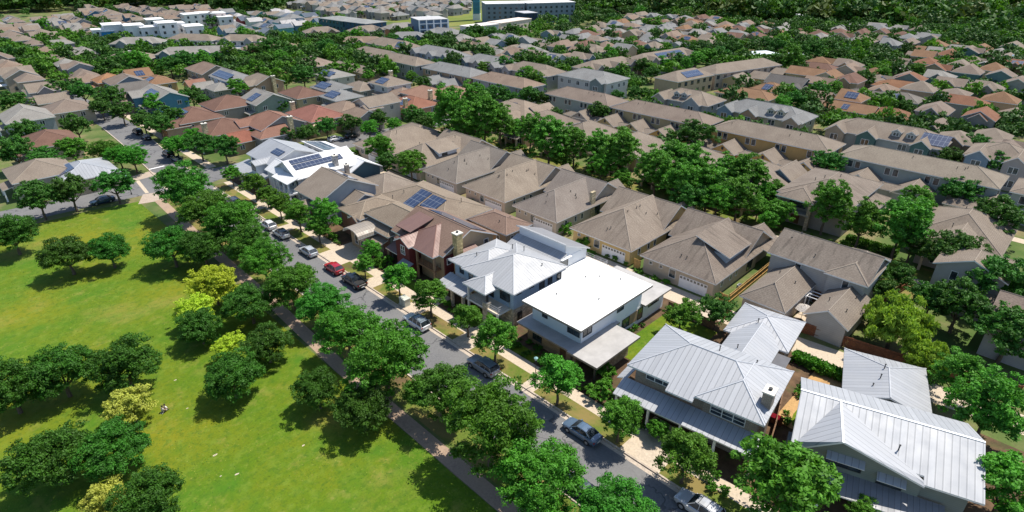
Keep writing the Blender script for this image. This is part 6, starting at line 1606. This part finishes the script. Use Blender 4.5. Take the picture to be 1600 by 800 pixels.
    for s_ in (-1, 1):
        l = MB(); l.box(fr[0] - .12, fr[0] + .05, s_ * fr[4] * .78 - .16, s_ * fr[4] * .78 + .16, fr[2] - .08, fr[2] + .06, LAMP); l.build("headlight", root)
        l = MB(); l.box(bk_[0] - .08, bk_[0] + .06, s_ * bk_[4] * .84 - .13, s_ * bk_[4] * .84 + .13, bk_[2] - .16, bk_[2] + .02, TAIL); l.build("taillight", root)
    m_ = MB()
    for s_ in (-1, 1): m_.box(.75, .9, s_ * .95 - .1, s_ * .95 + .1, .95, 1.08, pm)
    m_.build("mirror", root)
    pl = MB(); pl.box(bk_[0] - .13, bk_[0] - .09, -.26, .26, .55, .68, LAMP); pl.build("number_plate", root)
    return root
NORTH = math.pi / 2
SILV = (.44, .46, .48)
for (k, lab, c, px, py, X_, opt) in (
    ("suv", "dark grey car parked nearest the intersection", (.06, .065, .075), 372, 313, 40.9, {}),
    ("hatch", "white hatchback with white roof, right behind the dark grey car", (.68, .68, .68), 424, 350, 40.9, {}),
    ("hatch", "silver-white car with black glass roof", (.56, .58, .58), 444, 363, 40.9, dict(roofcol=(.015, .015, .018))),
    ("hatch", "silver hatchback in front of the red car", (.40, .43, .46), 484, 392, 40.9, {}),
    ("hatch", "red hatchback parked in front of black pickup", (.36, .012, .022), 521, 419, 40.9, {}),
    ("pickup", "black pickup truck parked behind the red car", (.012, .014, .016), 556, 438, 40.9, {}),
    ("suv", "white sport utility with silver roof bars by the utility box", (.70, .70, .70), 648, 505, 40.9, dict(rack=True, roofcol=(.22, .27, .31))),
    ("suv", "grey sport utility parked before the modern house", (.24, .25, .27), 750, 575, 40.9, dict(roofcol=(.16, .19, .22))),
    ("sedan", "blue-grey saloon parked beside mulch verge of the brick house", (.09, .14, .21), 900, 681, 40.9, {}),
    ("suv", "silver sport utility with black roof rack, nearest car at bottom", (.42, .43, .45), 1096, 790, 40.9, dict(rack=True)),
    ("sedan", "dark car half hidden under path trees at bottom of street", (.03, .05, .055), 897, 781, 34.6, {}),
    ("sedan", "white car hidden under the path row trees", (.7, .7, .7), 668, 617, 34.6, {}),
    ("hatch", "pale car under path trees across from red car", (.6, .62, .63), 505, 480, 34.6, {})):
    y = at(px, py, .6)[1]
    car(k, lab, c, X_, y, NORTH if X_ > 38 else -NORTH, **opt)
for (k, lab, c, px, py, rz) in (("suv", "black car first on the upper street under trees", (.015, .016, .018), 263, 240, NORTH), ("sedan", "dark blue car second on the upper street under trees", (.02, .03, .045), 276, 249, NORTH),
    ("suv", "dark van with bright window reflections on upper street", (.02, .022, .026), 215, 206, NORTH), ("sedan", "dark car just below the dark van on the upper street", (.025, .028, .035), 228, 214, NORTH), ("suv", "dark car at top of the upper street, left", (.02, .022, .03), 163, 171, NORTH),
    ("sedan", "dark blue car in the side street by park lawn", (.03, .06, .10), 160, 313, math.pi), ("hatch", "white car on cross street behind solar garage", (.7, .7, .7), 524, 217, 0), ("sedan", "black car on cross street under round tree", (.02, .02, .02), 550, 212, 0),
    ("sedan", "blue car parked on the townhouse street", (.10, .32, .42), 1194, 190, NORTH), ("suv", "white car far off on the leafy street at right", (.75, .75, .75), 1334, 137, .2), ("sedan", "dark car under feathery tree at right edge", (.03, .035, .04), 1440, 535, 1.0), ("sedan", "white car beside dark one under feathery tree", (.7, .72, .72), 1452, 548, 1.0)):
    x, y = at(px, py, .6)
    if rz == NORTH and px < 300: x = min(x, 43.2)
    car(k, lab, c, x, y, rz)

# ------------------------------------------------------------------ fences, lamps, boxes, garden things, people
def fence(label, line, hgt, m, post=True, cat="fence"):
    root = empty("board_fence", (line[0][0], line[0][1], 0)); tag(root, label, cat)
    ox, oy = line[0]
    pn = MB()
    for i in range(len(line) - 1):
        (x0, y0), (x1, y1) = line[i], line[i + 1]; d = math.hypot(x1 - x0, y1 - y0); ux, uy = (x1 - x0) / d, (y1 - y0) / d; nx, ny = -uy * .025, ux * .025
        k = max(1, int(d / .155))
        for j in range(k):
            a0, a1 = d * j / k + .006, d * (j + 1) / k - .006; hz = hgt + ((j * 37) % 5) * .008
            P = [(x0 - ox + ux * a + s_ * nx, y0 - oy + uy * a + s_ * ny) for a, s_ in ((a0, 1), (a1, 1), (a1, -1), (a0, -1))]
            B_ = [(*p, .06) for p in P]; T_ = [(*p, hz) for p in P]
            pn.poly(T_[::-1], m)
            for q in range(4): w = (q + 1) % 4; pn.poly((B_[w], B_[q], T_[q], T_[w]), m)
        for zz in (.45, hgt - .35):
            pn.tube((x0 - ox - nx * 2.4, y0 - oy - ny * 2.4, zz), (x1 - ox - nx * 2.4, y1 - oy - ny * 2.4, zz), .045, .045, 4, m)
    pn.build("board_panel", root)
    for i in range(len(line) - 1):
        (x0, y0), (x1, y1) = line[i], line[i + 1]; d = math.hypot(x1 - x0, y1 - y0); k = max(1, int(d / 2.6))
        for j in range(k + (i == len(line) - 2)):
            t = j / k; pb = MB(); x, y = x0 + (x1 - x0) * t - ox, y0 + (y1 - y0) * t - oy; pb.box(x - .06, x + .06, y - .06, y + .06, 0, hgt + .08, m); pb.build("post", root)
    return root
CED = plain("red_cedar", (.20, .075, .035), .85, .35, 2.5); YEL = plain("new_cedar", (.46, .29, .10), .85, .3, 2.5); BRW = plain("brown_fence", (.22, .13, .075), .85, .3, 2.5)
fence("long red-brown board fence along alley under feathery tree", [(78.6, 20.9), (79.4, 14.0), (80.6, 6.5), (83.5, -4)], 1.75, CED)
fence("new yellow board fence between stained hip house and court house", [(78.5, 31.3), (99, 31.6)], 1.75, YEL)
fence("short yellow board fence by white garage door of stained house", [(78.0, 32.6), (78.0, 31.4)], 1.7, YEL)
fence("yellow board fence between two garage walls on alley", [(78.0, 48.4), (78.0, 47.2)], 1.7, YEL)
fence("red board fence at the silver garage wing", [(73.2, 29.6), (76.4, 29.9)], 1.7, CED)
fence("red board fence behind court house corner", [(95, 14.5), (103, 13.2)], 1.7, CED)
fence("brown board fence between brick house and siding house", [(49.8, 13.0), (56.5, 14.6), (66, 17.3)], 1.7, BRW)
fence("brown fence behind bushes of modern house yard", [(70.4, 36.9), (70.4, 29.5)], 1.5, BRW)
fence("brown board fence by ochre garages behind lane house", [(136.2, 41), (136.2, 46)], 1.6, CED)
fence("brown board fence beside sage garages", [(137.4, 26.8), (137.4, 29.4)], 1.6, YEL)

def lamp_post(label, x, y):
    root = empty("street_lamp", (x, y, 0)); tag(root, label, "street lamp", "street lamps")
    b = MB(); b.tube((0, 0, 0), (0, 0, .5), .13, .09, 8, DARK); b.tube((0, 0, .5), (0, 0, 4.0), .06, .045, 8, DARK); b.build("pole", root)
    b = MB(); b.tube((0, 0, 4.0), (0, 0, 4.35), .14, .2, 8, plain("lamp_glass", (.55, .68, .68), .15, .03)); b.build("lantern", root)
    b = MB(); b.tube((0, 0, 4.35), (0, 0, 4.5), .27, .08, 8, plain("lamp_cap", (.25, .42, .42), .3)); b.build("cap", root)
lamp_post("black street lamp with pale lantern before modern house", *at(836.5, 603))
lamp_post("black street lamp by the intersection crossing", *at(206, 304))
lamp_post("street lamp on the park path side in lower tree row", *at(806, 762))
b = MB(); ub = plain("box_enamel", (.50, .52, .46), .5)
b.box(-.5, .5, -.75, .75, .12, 1.35, ub); b.box(-.56, .56, -.8, .8, 1.352, 1.42, ub); x, y = at(633, 477); root = empty("utility_box", (x, y, 0)); tag(root, "pale metal utility box on concrete pad by street trees", "utility box"); b.build("cabinet", root)
b = MB(); b.box(-.7, .7, -.95, .95, 0, .15, CONC); b.build("pad", root); b = MB(); b.box(-.515, -.5, -.03, .03, .2, 1.3, DARK); b.build("door_seam", root)
# patio table, chairs and parasol post in the court
def thing_mesh(name, label, cat, loc, fn, rz=0, group=None):
    m = MB(); fn(m); o = m.build(name, None, loc); o.rotation_euler = (0, 0, rz); return tag(o, label, cat, group)
root = empty("patio_cover", (81.9, 21.6, .02)); tag(root, "round pale patio umbrella seen from above in the court", "umbrella")
b = MB(); Ap = (0, 0, 2.5)
for i in range(8):
    a0, a1 = 2 * math.pi * i / 8, 2 * math.pi * (i + 1) / 8; P = [(1.35 * math.cos(a0), 1.35 * math.sin(a0), 2.05), (1.35 * math.cos(a1), 1.35 * math.sin(a1), 2.05), Ap]; b.poly(P, plain("canvas", (.62, .58, .54), .9)); b.poly(P[::-1], plain("canvas", (.62, .58, .54), .9))
b.build("canopy", root); b = MB(); b.tube((0, 0, 0), (0, 0, 2.6), .03, .03, 6, DARK); b.tube((0, 0, 0), (0, 0, .08), .3, .28, 10, DARK); b.build("pole", root)
b = MB(); b.poly([(77.9, 20.5, .05), (87.3, 20.5, .05), (87.3, 22.6, .05), (77.9, 22.6, .05)], CONC); struct("court_pavement", b)
def chair(m, c):
    m.box(-.3, .3, -.3, .3, .38, .46, c); m.box(.24, .32, -.3, .3, .46, .95, c)
    for a in (-.26, .26):
        for b_ in (-.26, .26): m.box(a - .03, a + .03, b_ - .03, b_ + .03, 0, .38, c)
wc_ = plain("wicker", (.45, .40, .34), .8)
thing_mesh("patio_chair", "pale patio chair beside the court umbrella", "chair", (83.7, 21.2, .05), lambda m: chair(m, wc_), .4)
thing_mesh("patio_chair", "dark patio chair at the back of the court", "chair", (85.4, 21.9, .05), lambda m: chair(m, DARK), 2.2)
def pergola(m):
    for a in (-1, 1):
        for c in (-.9, .9): m.box(a - .07, a + .07, c - .07, c + .07, 0, 2.4, WHITEP)
    for c in (-.9, .9): m.box(-1.2, 1.2, c - .05, c + .05, 2.4, 2.55, WHITEP)
    for a in (-1, 0, 1): m.box(a - .04, a + .04, -1.05, 1.05, 2.551, 2.65, WHITEP)
thing_mesh("pergola", "small white pergola frame in the court", "pergola", (85.6, 21.5, .05), pergola)
def bin_(m, c):
    m.tube((0, 0, .05), (0, 0, .95), .24, .30, 8, c); m.tube((0, 0, .95), (0, 0, 1.03), .33, .3, 8, c)
thing_mesh("wheelie_bin", "teal bin standing in the alley by big shingle garage", "bin", (*at(580, 279), .02), lambda m: bin_(m, plain("teal_plastic", (.05, .35, .36), .5)))
thing_mesh("planter_pot", "white capped pipe planter on the round garden lawn", "planter", (58.9, 12.2, .14), lambda m: bin_(m, plain("pot_glaze", (.35, .42, .42), .4)))
def ac(m):
    m.box(-.45, .45, -.45, .45, .08, .95, plain("unit_metal", (.30, .32, .32), .5)); m.tube((0, 0, .951), (0, 0, .99), .38, .38, 12, DARK); m.box(-.55, .55, -.55, .55, 0, .08, CONC)
for x, y, lab in ((58.6, 16.6, "grey cooling unit by fence of brick house"), (83.5, 31.9, "white cooling unit beside yellow fence, near end"), (52.8, 48.7, "grey cooling unit between modern house and white seam roof house")):
    thing_mesh("cooling_unit", lab, "cooling unit", (x, y, .12), ac)
def towel(m):
    m.box(-1.0, 1.0, -.03, .03, 0, 1.25, CED); m.slab([[(-.75, -.25, 1.2), (.75, -.25, 1.2), (.7, .0, 1.45), (-.7, .0, 1.45)], [(-.7, .0, 1.45), (.7, .0, 1.45), (.7, .3, 1.05), (-.7, .3, 1.05)]], .06, plain("red_cloth", (.55, .02, .05), .8))
thing_mesh("red_cover", "red cloth hung over boards beside brick house", "cloth", (*at(1208, 656, .6), .12), towel, math.radians(97))
# small wind flag-like pale stones and litter on the lawn are bare patches in the grass material

SKIN = plain("skin", (.42, .26, .18), .6, .05); HAIR = plain("dark_hair", (.025, .018, .014), .7, .1)
def seated_person(label, x, y, rz, top, legs, lean=.1):
    """one continuous body grown from a jointed skeleton, sitting on the grass with knees drawn up"""
    J = [(0, 0, .13), (.0, 0, .34), (lean * .5, 0, .56), (lean * .8, 0, .66), (lean, 0, .80)]
    Rr = [.15, .135, .15, .06, .055]
    E_ = [(0, 1), (1, 2), (2, 3), (3, 4)]
    def add(p, r, par): J.append(p); Rr.append(r); E_.append((par, len(J) - 1)); return len(J) - 1
    for s_ in (-1, 1):
        a = add((.06, s_ * .11, .13), .10, 0); k = add((.42, s_ * .14, .42), .07, a); f = add((.62, s_ * .13, .07), .045, k); add((.78, s_ * .13, .05), .04, f)
        a = add((lean * .6, s_ * .20, .57), .065, 2); e = add((.24, s_ * .24, .36), .048, a); w = add((.42, s_ * .12, .40), .038, e); add((.49, s_ * .09, .41), .035, w)
    me = bpy.data.meshes.new("body"); me.from_pydata(J, E_, []); o = bpy.data.objects.new("body", me); COL.objects.link(o)
    md = o.modifiers.new("skin", 'SKIN')
    for v, r in zip(me.skin_vertices[0].data, Rr): v.radius = (r, r)
    me.skin_vertices[0].data[0].use_root = True
    sb = o.modifiers.new("sub", 'SUBSURF'); sb.levels = 1; sb.render_levels = 1
    dg = bpy.context.evaluated_depsgraph_get(); m2 = bpy.data.meshes.new_from_object(o.evaluated_get(dg)); bpy.data.objects.remove(o)
    for m in (top, legs, SKIN): m2.materials.append(m)
    for p in m2.polygons:
        c = p.center; p.use_smooth = True
        arm = abs(c.y) > .175 and c.x > .1 or (c.x > .3 and c.z > .34 and abs(c.y) < .13 and c.z < .44 and False)
        p.material_index = 2 if (arm or c.z > .69) else (1 if (c.z < .24 or (c.x > .16)) else 0)
    m2.name = "person"
    ob = bpy.data.objects.new("person", m2); COL.objects.link(ob); ob.location = (x, y, .012); ob.rotation_euler = (0, 0, rz); tag(ob, label, "person")
    hb = MB(); C = Vector((lean + .02, 0, .89)); n = 12
    def sph(rad, lo, hi, m, off=Vector((0, 0, 0)), sc=(1, .85, 1.15)):
        for i in range(6):
            for j in range(n):
                t0, t1 = lo + (hi - lo) * i / 6, lo + (hi - lo) * (i + 1) / 6; a0, a1 = 2 * math.pi * j / n, 2 * math.pi * (j + 1) / n
                F_ = lambda t, a: C + off + Vector((rad * math.sin(t) * math.cos(a) * sc[0], rad * math.sin(t) * math.sin(a) * sc[1], rad * math.cos(t) * sc[2]))
                hb.poly((F_(t0, a0), F_(t1, a0), F_(t1, a1), F_(t0, a1)), m)
    sph(.105, 0, math.pi, SKIN); hb.tube(C + Vector((.1, 0, -.01)), C + Vector((.13, 0, -.03)), .02, .012, 5, SKIN)
    for s_ in (-1, 1): hb.tube(C + Vector((.085, s_ * .04, .02)), C + Vector((.1, s_ * .04, .02)), .012, .01, 5, HAIR); hb.tube(C + Vector((0, s_ * .085, -.02)), C + Vector((0, s_ * .1, 0)), .025, .02, 5, SKIN)
    hb.build("head", ob, smooth=True)
    hb = MB(); sph(.116, 0, 1.75, HAIR, Vector((-.02, 0, .012))); hb.build("hair", ob, smooth=True)
    return ob
x, y = at(261, 641); seated_person("person in white shirt sitting on the park grass, farther one", x, y, math.radians(200), plain("white_cotton", (.75, .75, .72), .9, .04), plain("grey_trousers", (.3, .3, .32), .9))
x, y = at(255, 645); seated_person("person in pale top and dark trousers sitting on the grass, nearer one", x, y, math.radians(20), plain("pale_cotton", (.55, .50, .44), .9, .05), plain("navy_trousers", (.02, .03, .05), .9))
for i, (px, py, s_) in enumerate(((336, 711, .3), (345, 744, .16), (370, 741, .26), (474, 696, .25), (293, 638, .18), (274, 594, .2))):
    b = MB(); x, y = at(px, py); r = random.Random(i)
    b.poly([(s_ * math.cos(a) * r.uniform(.5, 1.1), .5 * s_ * math.sin(a) * r.uniform(.6, 1.1), .016) for a in np.linspace(0, 5.6, 8)], CONC); o = b.build("bare_patch_ground", None, (x, y, .0)); o["kind"] = "structure"
